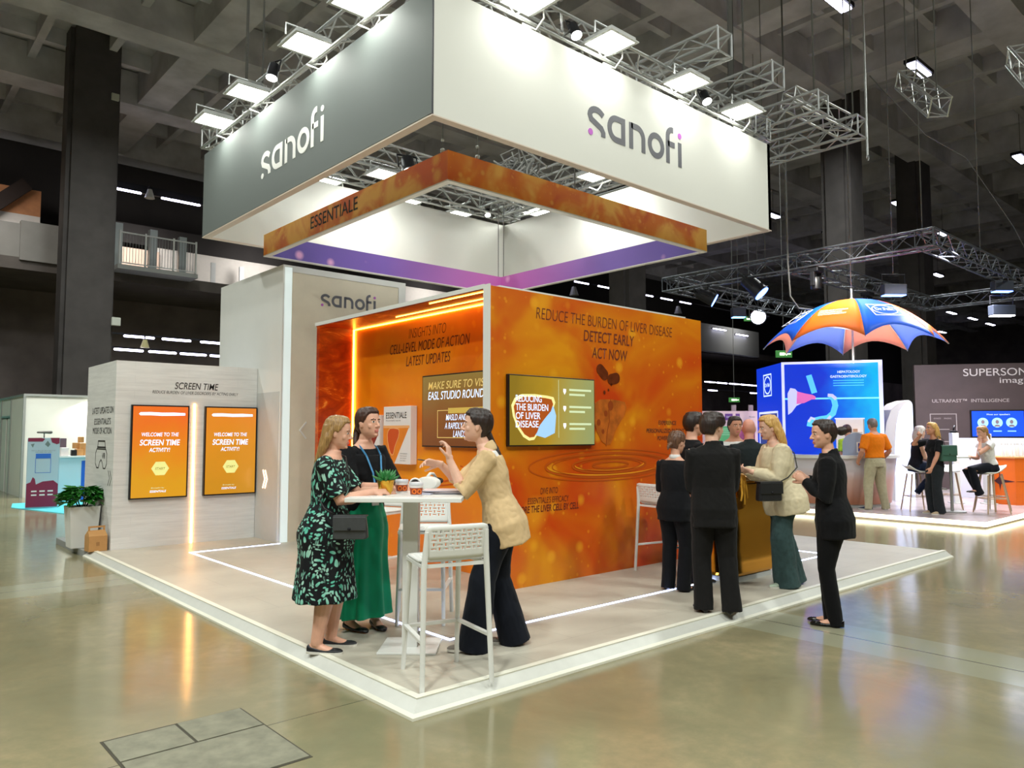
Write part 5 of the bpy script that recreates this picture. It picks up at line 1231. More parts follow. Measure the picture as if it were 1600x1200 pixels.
# headset
vr = thing('headset', 'white virtual reality headset with dark straps lying on the table', 'headset', (.95, 1.20, 1.168), R(-60))
b = MB(); b.loft([[V((w_*math.cos(2*PI*j/24), y, .055+h_*math.sin(2*PI*j/24))) for j in range(24)] for y, w_, h_ in ((-.055, .075, .036), (-.05, .088, .046), (-.02, .094, .050), (.02, .092, .050), (.045, .085, .044))])
b.build('visor', m_wl, vr, smooth=True, angle=50)
b = MB(); b.loft([[V((w_*math.cos(2*PI*j/20), y, .055+h_*math.sin(2*PI*j/20))) for j in range(20)] for y, w_, h_ in ((.044, .08, .042), (.07, .076, .04))]); b.build('face_pad', m_black, vr, smooth=True, angle=50)
b = MB(); b.tube([(.085*math.cos(a)*1.02, .03+.11*math.sin(a), .06+.02*math.sin(a)) for a in (i/16*PI for i in range(17))], .011, 8); b.build('head_strap', m_darkmetal, vr, smooth=True)
b = MB(); b.tube([(0, -.02, .104), (0, .03, .125), (0, .09, .12), (0, .14, .085)], .011, 8); b.build('top_strap', m_wl, vr, smooth=True)
ct = thing('hand_controller', 'small white ring shaped controller with a dark face beside the headset', 'controller', (.84, 1.22, 1.168), R(-41))
MB().tube([(0, -.01, .045), (0, .012, .05)], .034, 20).build('dark_face', m_black, ct, smooth=True, angle=50)
b = MB(); b.tube([(.042*math.cos(a), .0, .048+.042*math.sin(a)) for a in (i/20*2*PI for i in range(21))], .008, 8); b.tube([(0, .02, .008), (0, .06, .012)], .011, 8, True); b.build('ring', m_wl, ct, smooth=True)
# leaflets
rr = random.Random(8); m_pap = [M('paper_white', (226, 226, 232), .6), M('paper_lilac', (196, 196, 214), .6), M('paper_blush', (222, 200, 198), .6)]
for i in range(9):
    b = MB().box((-.105, -.148, 0), (.105, .148, .0028)).build('leaflet', m_pap[i % 3])
    b.location = (.86+rr.uniform(-.015, .015), .86+rr.uniform(-.015, .015), 1.1681+.0031*i); b.rotation_euler = (0, 0, R(46+rr.uniform(-8, 8)))
    tag(b, 'one of the pale leaflets in the stack on the white bar table', 'leaflet', 'stack of leaflets on the white table')
nb_ = MB().box((-.05, -.07, 0), (.05, .07, .012)).build('notepad', m_pap[1], None, bevel=.001); nb_.location = (.70, .90, 1.168); nb_.rotation_euler = (0, 0, R(30)); tag(nb_, 'small pale notepad lying between the tub and the leaflets', 'notepad')
pn = MB().tube([(-.07, 0, 0), (.066, 0, 0), (.072, 0, 0)], [.0042, .0042, .001], 8).build('pen', m_black, None, smooth=True, angle=50)
HW = G3['root'].matrix_basis @ (V((.03, .425, 1.325))*G3['k'])
pn.location = HW; pn.rotation_euler = (0, R(-8), R(150)); tag(pn, 'black pen in the hand of the woman in the beige blazer', 'pen')
HW = G7['root'].matrix_basis @ (V((.02, .49, 1.215))*G7['k'])
ph = thing('phone', 'dark smartphone held by the blonde woman in the cream jacket', 'phone', HW, R(142-90)); ph.rotation_euler = (R(48), 0, R(142-90))
MB().box((-.036, -.075, -.004), (.036, .075, .004)).build('case', m_black, ph, bevel=.003); MB().box((-.033, -.071, .004), (.033, .071, .0046)).build('glass_face', M('dim_glass', (50, 56, 70), .1), ph)

# bags
def shoulder_bag(G, at, size, mat, label, strap, flapmat=None, rz=0, name='shoulder_bag'):
    M4 = G['root'].matrix_basis; k = G['k']
    o = thing(name, label, 'bag', M4 @ (V(at)*k), G['root'].rotation_euler.z+rz)
    L = M4.inverted()
    w_, d, h = size
    b = MB(); b.loft([[V((sx*w_*e*.5*(1-.10*t_), sy*d*e*.5, -h/2+h*t_)) for sx, sy in ((-1, -.6), (-.85, -1), (.85, -1), (1, -.6), (1, .6), (.85, 1), (-.85, 1), (-1, .6))] for t_, e in ((0, .88), (.06, 1), (.5, 1.0), (.94, .96), (1, .86))])
    b.build('bag_body', mat, o, bevel=.008)
    b = MB(); b.box((-w_*.47, -d*.5-.012, -h*.12), (w_*.47, -d*.5-.004, h*.46)); b.box((-w_*.47, -d*.5-.004, h*.45), (w_*.47, d*.45, h*.51)); b.build('flap', flapmat or mat, o, bevel=.006)
    MB().ball((0, -d*.5-.016, -h*.05), (.012, .006, .012), 10).build('clasp', m_darkmetal, o)
    inv = Matrix.Rotation(-rz, 3, 'Z'); b = MB(); P = [inv @ ((V(p)-V(at))*k) for p in strap]; b.tube(P, .006, 8); b.build('strap', m_black, o, smooth=True)
    return o
m_leather = M('black_leather', (30, 31, 34), .38, var=.1, scale=30); m_leatherg = M('grey_leather', (62, 64, 66), .45, var=.1, scale=30)
shoulder_bag(G1, (.27, .24, .93), (.24, .08, .16), m_leatherg, 'small dark grey shoulder bag at the hip of the woman in the mint patterned dress', [(.27, .15, 1.0), (.27, .05, 1.06), (.215, .0, 1.12), (.16, .06, 1.22), (.05, .165, 1.34), (-.08, .125, 1.42), (-.115, .0, 1.465), (-.10, -.09, 1.43)], rz=R(90))
shoulder_bag(G7, (-.28, .26, .97), (.26, .10, .19), m_leather, 'glossy black crossbody bag at the hip of the blonde woman in the cream jacket', [(-.28, .17, 1.05), (-.27, .06, 1.10), (-.22, -.06, 1.20), (-.08, -.095, 1.34), (.06, -.04, 1.42), (.11, .06, 1.44)], rz=R(-80))
shoulder_bag(G13, (-.20, -.12, 1.15), (.30, .13, .30), M('green_leather', (52, 92, 78), .5, var=.1), 'green tote bag on the back of the standing blonde woman', [(-.16, -.10, 1.28), (-.12, -.11, 1.40), (-.12, .0, 1.47), (-.14, .08, 1.36)], rz=R(-100), name='tote_bag')

# golden counter
gc = thing('golden_counter', 'mirror gold bar counter with a dark plinth between the suited people', 'counter', (4.78, .93, PZ), 0)
m_mirror = M('gold_mirror', (214, 152, 52), .12, 1, var=.05, scale=3)
MB().box((-.40, -.22, .05), (.40, .22, 1.03)).build('body', m_mirror, gc, bevel=.04); MB().box((-.37, -.2, 0), (.37, .2, .05)).build('plinth', m_lightgrey, gc)
MB().box((-.43, -.25, 1.03), (.43, .25, 1.075)).build('top', M('counter_wood', (196, 150, 84), .4, var=.1), gc, bevel=.008)
lc = thing('yellow_lanyards', 'bunch of yellow lanyards hanging over the front edge of the golden counter', 'lanyards', (4.52, .68, 1.155))
m_yel = M('yellow_ribbon', (226, 166, 50), .6)
for i, (dx, L) in enumerate(((-.03, .24), (0, .28), (.025, .22))):
    MB().tube([(dx, .04, .012), (dx, -.015, .015), (dx*1.3, -.022, -.06), (dx*1.6+.01, -.026, -L*.7), (dx*2.2, -.03, -L)], [.008, .011, .012, .011, .010], 8).build('ribbon', m_yel, lc, smooth=True)
MB().ball((0, .03, .02), (.05, .035, .012), 12).build('ribbon_pile', m_yel, lc, smooth=True)
# ================================================================== OTHER STANDS
# ---------------------------------------------------------------- blue stand on the right
t = NT('booth_flooring'); setp(t.b, .25); t.link(t.ramp(t.noise(t.co(), 1.2, 4), [(.3, C3(150, 138, 138)), (.7, C3(176, 164, 162))]), t.b.inputs['Base Color'])
bp = thing('booth_platform', 'low platform of the blue stand with a glowing warm edge', 'platform', (18, 5, 0))
MB().box((12.11, .72, 0), (24.3, 6.55, .10)).build('deck', t.m, bp, world=True)
b = MB(); b.box((12.075, .70, .03), (12.105, 6.55, .105)); b.box((12.105, .69, .03), (24.3, .715, .105)); b.build('light_edge', M('led_warm_edge', (255, 246, 205), .5, emit=3.2), bp, world=True)
A0, U0 = V((13.33, 5.0, 0)), V((.51, -.86, 0)); N0 = V((-.86, -.51, 0))
bb = thing('blue_wall_box', 'backlit blue wall box with a pink and white organ picture under the umbrella', 'stand wall', A0+U0*1.0)
t = NT('blue_backlit'); co = t.co(); sx = t.n('ShaderNodeSeparateXYZ', {0: co}); nz = t.noise(co, .9, 3)
f = t.n('ShaderNodeMath', {0: sx.outputs[1], 1: -.5}, operation='MULTIPLY').outputs[0]
f = t.n('ShaderNodeMath', {0: f, 1: nz}, operation='ADD').outputs[0]
c = t.ramp(f, [(.35, C3(0, 50, 216)), (.6, C3(0, 104, 240)), (.85, C3(0, 190, 250))])
t.b.inputs['Base Color'].default_value = (.0, .02, .1, 1); t.link(c, t.b.inputs['Emission Color']); t.b.inputs['Emission Strength'].default_value = .95; m_blue = t.m
NB = V((14.58, 6.37, 0))-A0
def rel(p): return V(p)-(A0+U0)
W2 = 2.02; H0, H1 = .1, 3.2
def quadbox(p, q, z0, z1, th, nrm):
    p, q = V(p), V(q); nrm = V(nrm); P = [p, q, q-nrm*th, p-nrm*th]
    b = MB(); r0 = [x+Z*z0 for x in P]; r1 = [x+Z*z1 for x in P]
    if (q-p).cross(-nrm).z < 0: r0.reverse(); r1.reverse()
    b.loft([r0, r1]); return b
quadbox(A0, A0+U0*W2, H0, H1, .12, N0).build('front_panel', m_blue, bb, world=True)
ns = V((NB.y, -NB.x, 0)).normalized(); ns = ns if ns.dot(N0) > 0 else -ns
quadbox(A0+NB, A0, H0, H1, .12, ns).build('side_panel', m_blue, bb, world=True)
m_glowf = M('pale_lit_frame', (206, 214, 255), .5, emit=.9)
def fq(a, z0, wd, h, mat, name, d=.004, parent=None, off=.0):
    b = MB(); b.prism([(0, 0), (wd, 0), (wd, h), (0, h)], A0+U0*a+Z*z0+N0*off, U0, Z, d); return b.build(name, mat, parent or bb, world=True)
b = MB()
for a, z0, wd, h in ((-.02, H0, .06, H1-H0), (W2-.06, H0, .08, H1-H0), (.04, H1-.05, W2-.1, .05)): b.prism([(0, 0), (wd, 0), (wd, h), (0, h)], A0+U0*a+Z*z0, U0, Z, .02)
b.build('lit_frame', m_glowf, bb, world=True)
fq(.04, 2.36, W2-.1, .035, M('cyan_line', (120, 225, 255), .5, emit=.95), 'cyan_line', .006)
m_txtlit = M('lit_letter', (215, 235, 255), .5, emit=.9); m_org_l = M('organ_pink', (226, 110, 190), .5, emit=.7); m_org_w = M('organ_white', (200, 205, 255), .5, emit=.75); m_org_c = M('organ_cyan', (90, 200, 250), .5, emit=.8)
def wt(s, a, z0, wd, h, mt=m_txtlit): return text(s, A0+U0*a+Z*z0+N0*.004, U0, Z, wd, h, mt, bb, 0, .02)
wt('HEPATOLOGY', 1.14, 2.93, .46, .055); wt('GASTROENTEROLOGY', .99, 2.83, .74, .055)
for q in range(3): fq(1.05, 2.76-.055*q, .62, .018, m_org_c, 'small_print_line')
ob = A0+Z*0+N0*.008
b = MB(); b.prism([(.10, 2.02), (.10, 2.5), (.16, 2.62), (.26, 2.6), (.34, 2.5), (.5, 2.44), (.44, 2.3), (.28, 2.22), (.18, 2.08)], ob, U0, Z, .004); b.build('organ_picture', m_org_w, bb, world=True)
b = MB(); b.prism([(.28, 2.26), (.30, 2.54), (.48, 2.49), (.62, 2.46), (.68, 2.42), (.68, 2.36), (.60, 2.36), (.44, 2.28)], ob+N0*.005, U0, Z, .003); b.build('organ_picture', m_org_l, bb, world=True)
b = MB(); b.stroke([(.96, 2.43), (1.05, 2.38), (1.08, 2.22), (1.03, 2.05), (.92, 1.95), (.78, 1.93), (.66, 1.90), (.56, 1.86), (.54, 1.76)], .12, ob, U0, Z, .004); b.build('gut_picture', m_org_c, bb, world=True)
b = MB(); b.stroke([(.93, 2.45), (1.02, 2.44), (1.1, 2.36)], .07, ob+N0*.005, U0, Z, .002); b.stroke([(.52, 1.86), (.58, 1.95), (.66, 1.92)], .05, ob+N0*.005, U0, Z, .002); b.stroke([(.80, 1.88), (.9, 1.9), (.98, 1.99)], .05, ob+N0*.005, U0, Z, .002); b.build('gut_highlight', m_org_w, bb, world=True)
b = MB(); b.stroke([(.55, 2.90), (.60, 2.72), (.66, 2.5)], .12, ob, U0, Z, .003); b.build('tube_picture', m_org_c, bb, world=True)
us = (-NB).normalized(); os_ = A0+NB
def side(poly, z0, mat, name, closed=None, wd=None, off=.004):
    b = MB()
    if wd: b.stroke(poly, wd, os_+Z*z0+ns*off, us, Z, .003, True)
    else: b.prism(poly, os_+Z*z0+ns*off, us, Z, .003)
    return b.build(name, mat, bb, world=True)
side([(.55, 0), (1.1, 0), (1.1, .5), (.55, .5)], 2.5, m_txtlit, 'logo_square', wd=.03); side(arc(.825, .25, .23, .2, 0, 345, 23), 2.5, m_txtlit, 'logo_ring', wd=.03)
text('Dr.Falk', os_+us*.66+Z*2.71+ns*.004, us, Z, .34, .09, m_txtlit, bb, 0, .02)
side([(.2, 0), (1.5, 0), (1.5, 1.35), (.2, 1.35)], .75, M('poster_navy', (44, 60, 150), .5, emit=.5), 'poster'); side([(.2, 0), (1.5, 0), (1.5, 1.35), (.2, 1.35)], .75, m_glowf, 'poster_frame', wd=.05, off=.006)
for q, s in enumerate(('STATE OF THE', 'ART SCIENCE', 'HERE')): text(s, os_+us*(.3+.06*q*(q > 1))+Z*(1.96-.085*q)+ns*.008, us, Z, .5-.2*(q > 1), .055, m_txtlit, bb, 0, .02)
# service window; a glowing board paints in the bright room behind
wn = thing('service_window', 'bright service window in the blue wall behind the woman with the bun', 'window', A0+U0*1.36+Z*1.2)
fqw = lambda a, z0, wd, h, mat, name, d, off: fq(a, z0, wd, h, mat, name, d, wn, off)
fqw(1.08, 1.21, .56, .72, M('window_glow', (226, 216, 214), .6, emit=.55), 'back_board', .003, .004); fqw(1.06, 1.92, .60, .025, m_glowf, 'frame', .02, .004); fqw(1.63, 1.2, .02, .73, m_lightgrey, 'frame', .02, .004)
fqw(1.1, 1.62, .5, .015, m_lightgrey, 'shelf', .05, .006); fqw(1.42, 1.64, .09, .07, M('peach_box', (240, 190, 160), .6), 'shelf_box', .04, .006)
# round bar counter
rc = thing('round_counter', 'big round bar counter, white above and copper below, in front of the blue wall', 'counter', A0+U0*1.0+Z*.1)
a0 = math.atan2(N0.y, N0.x)
def arcring(r0, r1, z0, z1, span=86, n=28, flare=0):
    b = MB(); R0 = []
    for i in range(n+1):
        a = a0+R(-span+2*span*i/n); d = V((math.cos(a), math.sin(a), 0))
        R0.append([d*(r0)+Z*z0, d*(r1-flare)+Z*z0, d*r1+Z*z1, d*r0+Z*z1])
    return b.loft(R0)
t = NT('pearl_copper'); setp(t.b, .3); sx = t.n('ShaderNodeSeparateXYZ', {0: t.co()})
t.link(t.ramp(sx.outputs[2], [(.12, C3(176, 118, 90)), (.55, C3(206, 170, 160)), (.8, C3(222, 216, 226))]), t.b.inputs['Base Color'])
arcring(.85, 1.25, .06, 1.0, flare=.12).build('front', t.m, rc, smooth=True, angle=40); arcring(.8, 1.32, 1.0, 1.06).build('top', m_wl, rc, smooth=True, angle=40); arcring(.9, 1.1, 0, .06).build('plinth', m_lightgrey, rc)
ks = thing('round_top_display', 'grey round-topped display board with a small screen on the round counter', 'display', A0+U0*1.36+N0*.98+Z*1.16)
k0 = V((0, 0, 0))
b = MB(); b.prism([(-.26, 0), (.26, 0)]+[(p[0], p[1]) for p in arc(0, .24, .26, .22, 0, 180, 14)], k0, U0, Z, .05); b.build('board', M('grey_board', (150, 164, 190), .5), ks)
b = MB(); b.prism([(.0, .06), (.2, .06), (.2, .27), (.0, .27)], k0+N0*.05, U0, Z, .012); b.build('screen_frame', m_wl, ks); b = MB(); b.prism([(.03, .08), (.18, .08), (.18, .25), (.03, .25)], k0+N0*.063, U0, Z, .002); b.build('screen_face', M('navy_screen', (20, 30, 90), .3, emit=.5), ks)
# white leaf-shaped arch
ah = thing('white_arch', 'white leaf-shaped upright arch with a grey side behind the man in orange', 'arch', (15.75, 3.65, .1))
ua = V((.72, -.69, 0)); na = V((-.69, -.72, 0))
P = [(-.36, 0), (.36, 0), (.36, 1.95)]+[(.36-.10+.10*math.cos(R(a)), 2.15+.12*math.sin(R(a))) for a in (0, 30, 60, 90)]+[(.05, 2.2), (-.12, 2.05), (-.24, 1.75), (-.33, 1.2)]
b = MB(); b.prism(P, -na*.3, ua, Z, .6); b.build('arch_body', M('arch_grey', (176, 170, 166), .5), ah)
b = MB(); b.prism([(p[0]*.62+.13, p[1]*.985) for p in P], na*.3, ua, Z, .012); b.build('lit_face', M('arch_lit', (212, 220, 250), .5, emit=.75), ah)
# umbrella
um = thing('giant_umbrella', 'giant orange and blue umbrella hanging above the blue stand', 'umbrella', (13.5, 3.48, 3.45))
def cloth(name, col, col2):
    t = NT(name); setp(t.b, .5); t.b.inputs['Base Color'].default_value = C3(*col)
    tr = t.n('ShaderNodeBsdfTranslucent', {0: C3(*col2)}); mx = t.n('ShaderNodeMixShader', {0: .42}); t.link(t.b.outputs[0], mx.inputs[1]); t.link(tr.outputs[0], mx.inputs[2])
    t.link(mx.outputs[0], t.t.nodes['Material Output'].inputs[0]); return t.m
m_ui = [cloth('blue_lit_inside', (140, 170, 240), (170, 190, 255)), cloth('orange_lit_inside', (250, 176, 150), (255, 200, 180))]  # paler inside colours paint in the light under the canopy
m_uo = cloth('orange_canopy', (250, 128, 10), (255, 170, 120)); m_ub = cloth('blue_canopy', (0, 104, 226), (110, 160, 255))
Ru, Hu = 1.80, .98; ang0 = R(203.9+7)
def upt(a, r): return V((Ru*r*math.cos(a), Ru*r*math.sin(a), Hu*(1-r**2.1)))
for k in range(8):
    a, a2 = ang0+k*PI/4, ang0+(k+1)*PI/4; rows = []; n = 10
    for i in range(13):
        r = i/12; row = []
        for j in range(n+1):
            u = j/n; aa = a+(a2-a)*u; bow = 4*u*(1-u)
            rr_ = r*(1-.13*bow*r**3); p = upt(aa, rr_); p.x *= 1-.035*bow*r; p.y *= 1-.035*bow*r; row.append(p)
        rows.append(row)
    b = MB(); b.loft(rows, cap=False, closed=False)
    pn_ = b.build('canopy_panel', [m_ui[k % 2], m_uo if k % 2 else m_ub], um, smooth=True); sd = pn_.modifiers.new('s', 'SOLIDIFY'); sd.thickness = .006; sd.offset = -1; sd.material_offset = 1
    pn_['label'] = 'orange canopy panel' if k % 2 else 'blue canopy panel'
    b = MB(); b.tube([upt(a, i/10)-Z*.012 for i in range(11)], .009, 6); b.build('rib', m_lightgrey, um, smooth=True)
    mid = (a+a2)/2; c = upt(mid, .66); d1 = (upt(mid+.01, .66)-c).normalized(); d2 = (upt(mid, .60)-c).normalized(); nn = d1.cross(d2).normalized()
    q = c+(nn if nn.dot(V((c.x, c.y, .5))) > 0 else -nn)*.07*0+V((c.x, c.y, 1.0)).normalized()*.012
    if V((c.x, c.y, 1.0)).dot(d1.cross(d2)) < 0: d1 = -d1
    if k % 2 == 0:
        b = MB(); b.stroke([(-.30, -.24), (.30, -.24), (.27, .24), (-.27, .24)], .02, q, d1, d2, .006, True); b.stroke(arc(0, 0, .25, .19, 0, 350, 30), .018, q, d1, d2, .006, True)
        e = b.build('logo_outline', m_whiteletter, um)
        e = text('Dr.Falk', q-d1*.19-d2*.03, d1, d2, .38, .12, m_whiteletter, um, 0, .02, world=False, d=.008)
    else:
        for i_, s in enumerate(('UNDER ONE UMBRELLA', 'HEPATOLOGY AND', 'GASTROENTEROLOGY')): text(s, q-d1*.30+d2*(.06-.085*i_), d1, d2, .55-.1*(i_ == 1), .05, m_whiteletter, um, 0, .02, world=False, d=.008)
b = MB(); b.tube([(0, 0, -.35), (0, 0, Hu+.25)], .022, 10); b.tube([(0, 0, Hu), (0, 0, Hu+.05)], [.06, .03], 10); b.build('pole', m_alu, um, smooth=True, angle=60)
b = MB()
for k in range(8): b.tube([(0, 0, .35), upt(ang0+k*PI/4, .62)-Z*.02], .007, 5)
b.build('stretchers', m_lightgrey, um)
wire([(13.5, 3.48, 4.68), (13.5, 3.48, 15.2)], .012, 'thin cable from the roof to the top of the umbrella')
wire([(13.05, 3.9, 4.2), (12.6, 4.2, 4.25), (12.45, 4.3, 4.5), (12.42, 4.32, 5.2), (12.42, 4.32, 15.2)], .02, 'pale supply cable hanging down beside the umbrella and curving to it')
area('umbrella_lamp', (11.5, 3.0, 6.2), .35, 70, (1, .95, .85), (13.2, 3.6, 4.2), 70)
area('umbrella_lamp', (13.5, 3.48, 3.0), .5, 60, (1, .95, .9), (13.5, 3.48, 6), 170)
area('booth_fill', (14.9, 1.7, 5.2), 1.2, 300, (.92, .92, 1), (14.3, 2.6, 0), 130)  # added fill without a fixture, brightens the round counter and stand
area('booth_fill', (17.5, 2.6, 5.0), 1.2, 260, (.92, .92, 1), (18, 3, 0), 130)  # second added fill, toward the sign wall
# overhead truss rectangle of the blue stand
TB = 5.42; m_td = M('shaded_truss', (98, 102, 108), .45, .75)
g_ = 'trusses over the blue stand'
truss((13.4, 1.75, TB), (13.4, 8.2, TB), .34, 'long truss run from the near corner toward the orange wall', g_, mat=m_td)
truss((13.2, 1.9, TB), (21.6, 1.9, TB), .34, 'truss running right from the near overhead corner', g_, mat=m_td)
truss((13.3, 4.75, TB), (21.6, 4.75, TB), .34, 'truss above and behind the umbrella', g_, mat=m_td)
truss((21.3, 1.8, TB), (21.3, 4.9, TB), .34, 'far cross truss right of the umbrella', g_, mat=m_td)
truss((13.4, 8.0, TB), (21.3, 8.0, TB), .34, 'far truss seen in the dark above the orange wall corner', g_, mat=m_td)
for x, y in ((13.4, 2.0), (13.4, 5.4), (21.2, 1.9), (16.5, 1.9)): wire([(x, y, TB), (x, y, 15.2)], .010, {(13.4, 2.0): 'hoist chain at the near overhead truss corner', (13.4, 5.4): 'hoist chain midway along the long truss run', (21.2, 1.9): 'hoist chain at the far right truss corner', (16.5, 1.9): 'hoist chain on the right hand truss'}[(x, y)], m_cable, 'hoist_chain', 'chain')
m_bluelens = M('blue_lens', (90, 130, 255), .4, emit=9); m_whitelens = M('white_lens', (225, 235, 255), .4, emit=22)
spot(13.4, 5.66, 5.0, (13.7, 4.76, 4.0), 'blue glowing spotlight left of the supply cable', 'spotlights over the blue stand', 2.2, m_bluelens, .45)
spot(13.4, 6.95, 4.95, (13.9, 6.2, 4.45), 'blue glowing spotlight tilted sideways above the orange wall corner', 'spotlights over the blue stand', 1.9, m_bluelens, .45)
def moving_head(x, y, z, label):
    t = thing('moving_head_lamp', label, 'spotlight', (x, y, z))
    MB().box((-.15, -.12, .16), (.15, .12, .28)).build('base', m_darkmetal, t, bevel=.02); b = MB()
    for s in (1, -1): b.box((s*.15-.025, -.05, -.14), (s*.15+.025, .05, .17))
    b.build('yoke', m_darkmetal, t, bevel=.01); MB().tube([(0, 0, .06), (0, 0, -.02), (0, 0, -.2)], [.09, .12, .11], 16).build('head', m_black, t, smooth=True, angle=50)
    MB().tube([(0, 0, -.2), (0, 0, -.205)], .085, 16).build('lens', M('dark_lens', (60, 70, 80), .1), t)
moving_head(13.4, 4.2, 4.96, 'dark moving head lamp hanging under the truss above the umbrella')
moving_head(17.3, 4.75, 4.98, 'dark moving head lamp hanging from the truss behind the umbrella')
def strip_flood(x, y, z, L, label, rz=0, mat=None, up=0):
    t = thing('strip_flood', label, 'floodlight', (x, y, z), rz, 'strip floods over the blue stand')
    MB().box((-L/2, -.1, -.02), (L/2, .1, .22)).build('housing', M('blue_grey_housing', (40, 46, 58), .5), t, bevel=.015); MB().box((-L/2+.02, -.09, -.04), (L/2-.02, .09, -.02)).build('lamp', mat or m_bluelens, t)
    b = MB(); b.tube([(-L/2, 0, .25), (-L/2, 0, .45), (L/2, 0, .45), (L/2, 0, .25)], .015, 6); b.build('yoke', m_darkmetal, t)
    if up: MB().tube([(0, 0, .45), (0, 0, .45+up)], .014, 6).build('drop_rod', m_darkmetal, t)
strip_flood(15.25, 3.3, 4.75, .52, 'blue lit strip flood in the middle of the overhead rectangle', R(-40))
strip_flood(17.95, 1.9, 4.98, .45, 'blue lit strip flood on the right hand truss', R(-40)); strip_flood(18.05, 1.95, 4.42, .55, 'bright white strip flood below the right hand truss', R(-40), m_whitelens, .5)
spot(19.2, 8.97, 5.3, (-2.4, -3.6, 1.6), 'dazzling round floodlight shining at the camera left of the umbrella', 'spotlights over the blue stand', 2.6, m_whitelens, .55)
strip_flood(14.75, 6.95, 4.62, .35, 'small blue lit flood at the upper left of the dazzling floodlight', R(-40))
for (x, y, z, nm) in ((15.25, 3.3, 5.2, 'strip flood in the middle'), (19.2, 8.97, 5.7, 'dazzling floodlight'), (14.75, 6.95, 5.05, 'small blue flood')): wire([(x, y, z), (x, y, 15.2)], .01, 'thin wire holding the %s' % nm)
# loose trusses and rods hanging from the roof
truss((12.01, 1.70, 8.15), (10.9, .78, 6.98), .30, 'short loose truss hanging at a slant below the roof', 'loose trusses under the roof')
truss((11.25, -.26, 7.6), (9.9, -.95, 6.37), .28, 'loose truss at the upper right edge of the picture', 'loose trusses under the roof')
for (x, y, z, s) in ((11.95, 1.66, 8.2, 'upper end of the slanting truss'), (11.0, .85, 7.15, 'lower end of the slanting truss'), (11.225, -.43, 7.70, 'truss at the right edge')): wire([(x, y, z), (x, y, 15.2)], .01, 'thin cable holding the %s' % s)
rd = thing('hanging_rod', 'long thin rod with a hook hanging from the roof right of the banner', 'rod', (13.5, 3.05, 7.35))
MB().tube([(0, 0, .1), (0, 0, 7.85)], .022, 8).build('rod', m_alu, rd, smooth=True, angle=60); MB().tube([(.05*math.sin(a), 0, .05-.05*math.cos(a)) for a in (i/10*1.7*PI for i in range(11))], .014, 6).build('hook', m_alu, rd, smooth=True)
wire([(13.6, 3.0, 9.2), (15.5, 2.6, 8.3), (17.5, 2.4, 8.2), (19.5, 2.0, 6.8), (21.3, 1.9, 5.7)], .011, 'sagging cable running from the roof rod to the right truss')
wire([(9.0, 2.6, 6.3), (10.2, 3.4, 6.9), (11.6, 3.9, 6.9), (11.8, 4.0, 5.5)], .014, 'loose cable drooping right of the banner end')
# ---------------------------------------------------------------- dark sign wall
A2, U2 = V((19.78, 4.59, 0)), V((.546, -.838, 0)); N2 = V((-.838, -.546, 0))
sw = thing('dark_sign_wall', 'dark brown sign wall with pale lettering behind the seated woman', 'stand wall', A2+U2*2)
m_dk = M('dark_sign_brown', (72, 58, 58), .6, var=.12, scale=2)
quadbox(A2, A2+U2*4.4, .1, 3.5, .15, N2).build('board', m_dk, sw, world=True)
def st2(s, a, z0, wd, h, mt, bold=0): return text(s, A2+U2*a+Z*z0, U2, Z, wd, h, mt, sw, 0, bold)
m_sg = M('sign_pale', (196, 188, 186), .5, emit=.12)
st2('SUPERSONIC', 1.21, 3.17, 1.86, .20, m_sg); st2('imagine', 2.08, 2.92, .92, .19, m_sg); st2('ULTRAFAST\u2122  INTELLIGENCE', .42, 2.455, 1.87, .095, M('sign_dim', (160, 148, 146), .5), .015)
b = MB(); b.stroke([(.36, 1.39), (1.0, 1.39), (1.0, 2.14), (.36, 2.14)], .02, A2, U2, Z, .01, True); b.stroke([(.36, 1.72), (.82, 1.72)], .018, A2, U2, Z, .011); b.build('line_drawing', M('sign_dim'), sw, world=True)
st2('ADVANCED', .44, 2.0, .18, .04, M('sign_dim')); st2('IMAGING', .70, 2.0, .18, .04, M('sign_dim'))
s2 = thing('speakers_screen', 'blue screen with three round portraits on the dark sign wall', 'screen', A2+U2*1.9+Z*1.5)
b = MB(); b.prism([(1.33, 1.5), (2.62, 1.5), (2.62, 2.24), (1.33, 2.24)], A2+N2*.0, U2, Z, .06); b.build('frame', m_black, s2, world=True)
b = MB(); b.prism([(1.36, 1.53), (2.59, 1.53), (2.59, 2.21), (1.36, 2.21)], A2+N2*.06, U2, Z, .003); b.build('picture', M('screen_royal', (22, 70, 220), .3, emit=.8), s2, world=True)
for q in range(3):
    b = MB(); b.prism(arc(1.62+q*.34, 1.90, .13, .13, 0, 345, 23), A2+N2*.064, U2, Z, .002); b.build('portrait_disc', M('disc_cyan', (150, 215, 245), .4, emit=.8), s2, world=True)
    b = MB(); b.prism(arc(1.62+q*.34, 1.92, .045, .055, 0, 330, 11), A2+N2*.067, U2, Z, .002); b.prism(arc(1.62+q*.34, 1.79, .075, .06, 0, 180, 8), A2+N2*.067, U2, Z, .002); b.build('portrait', M('portrait_tone', (130, 110, 120), .5, emit=.3), s2, world=True)
    b = MB(); b.prism([(1.52+q*.34, 1.66), (1.72+q*.34, 1.66), (1.72+q*.34, 1.685), (1.52+q*.34, 1.685)], A2+N2*.064, U2, Z, .002); b.build('name_line', M('disc_cyan'), s2, world=True)
text('Meet our speakers', A2+U2*1.72+Z*2.09+N2*.064, U2, Z, .55, .05, m_scrletter, s2)
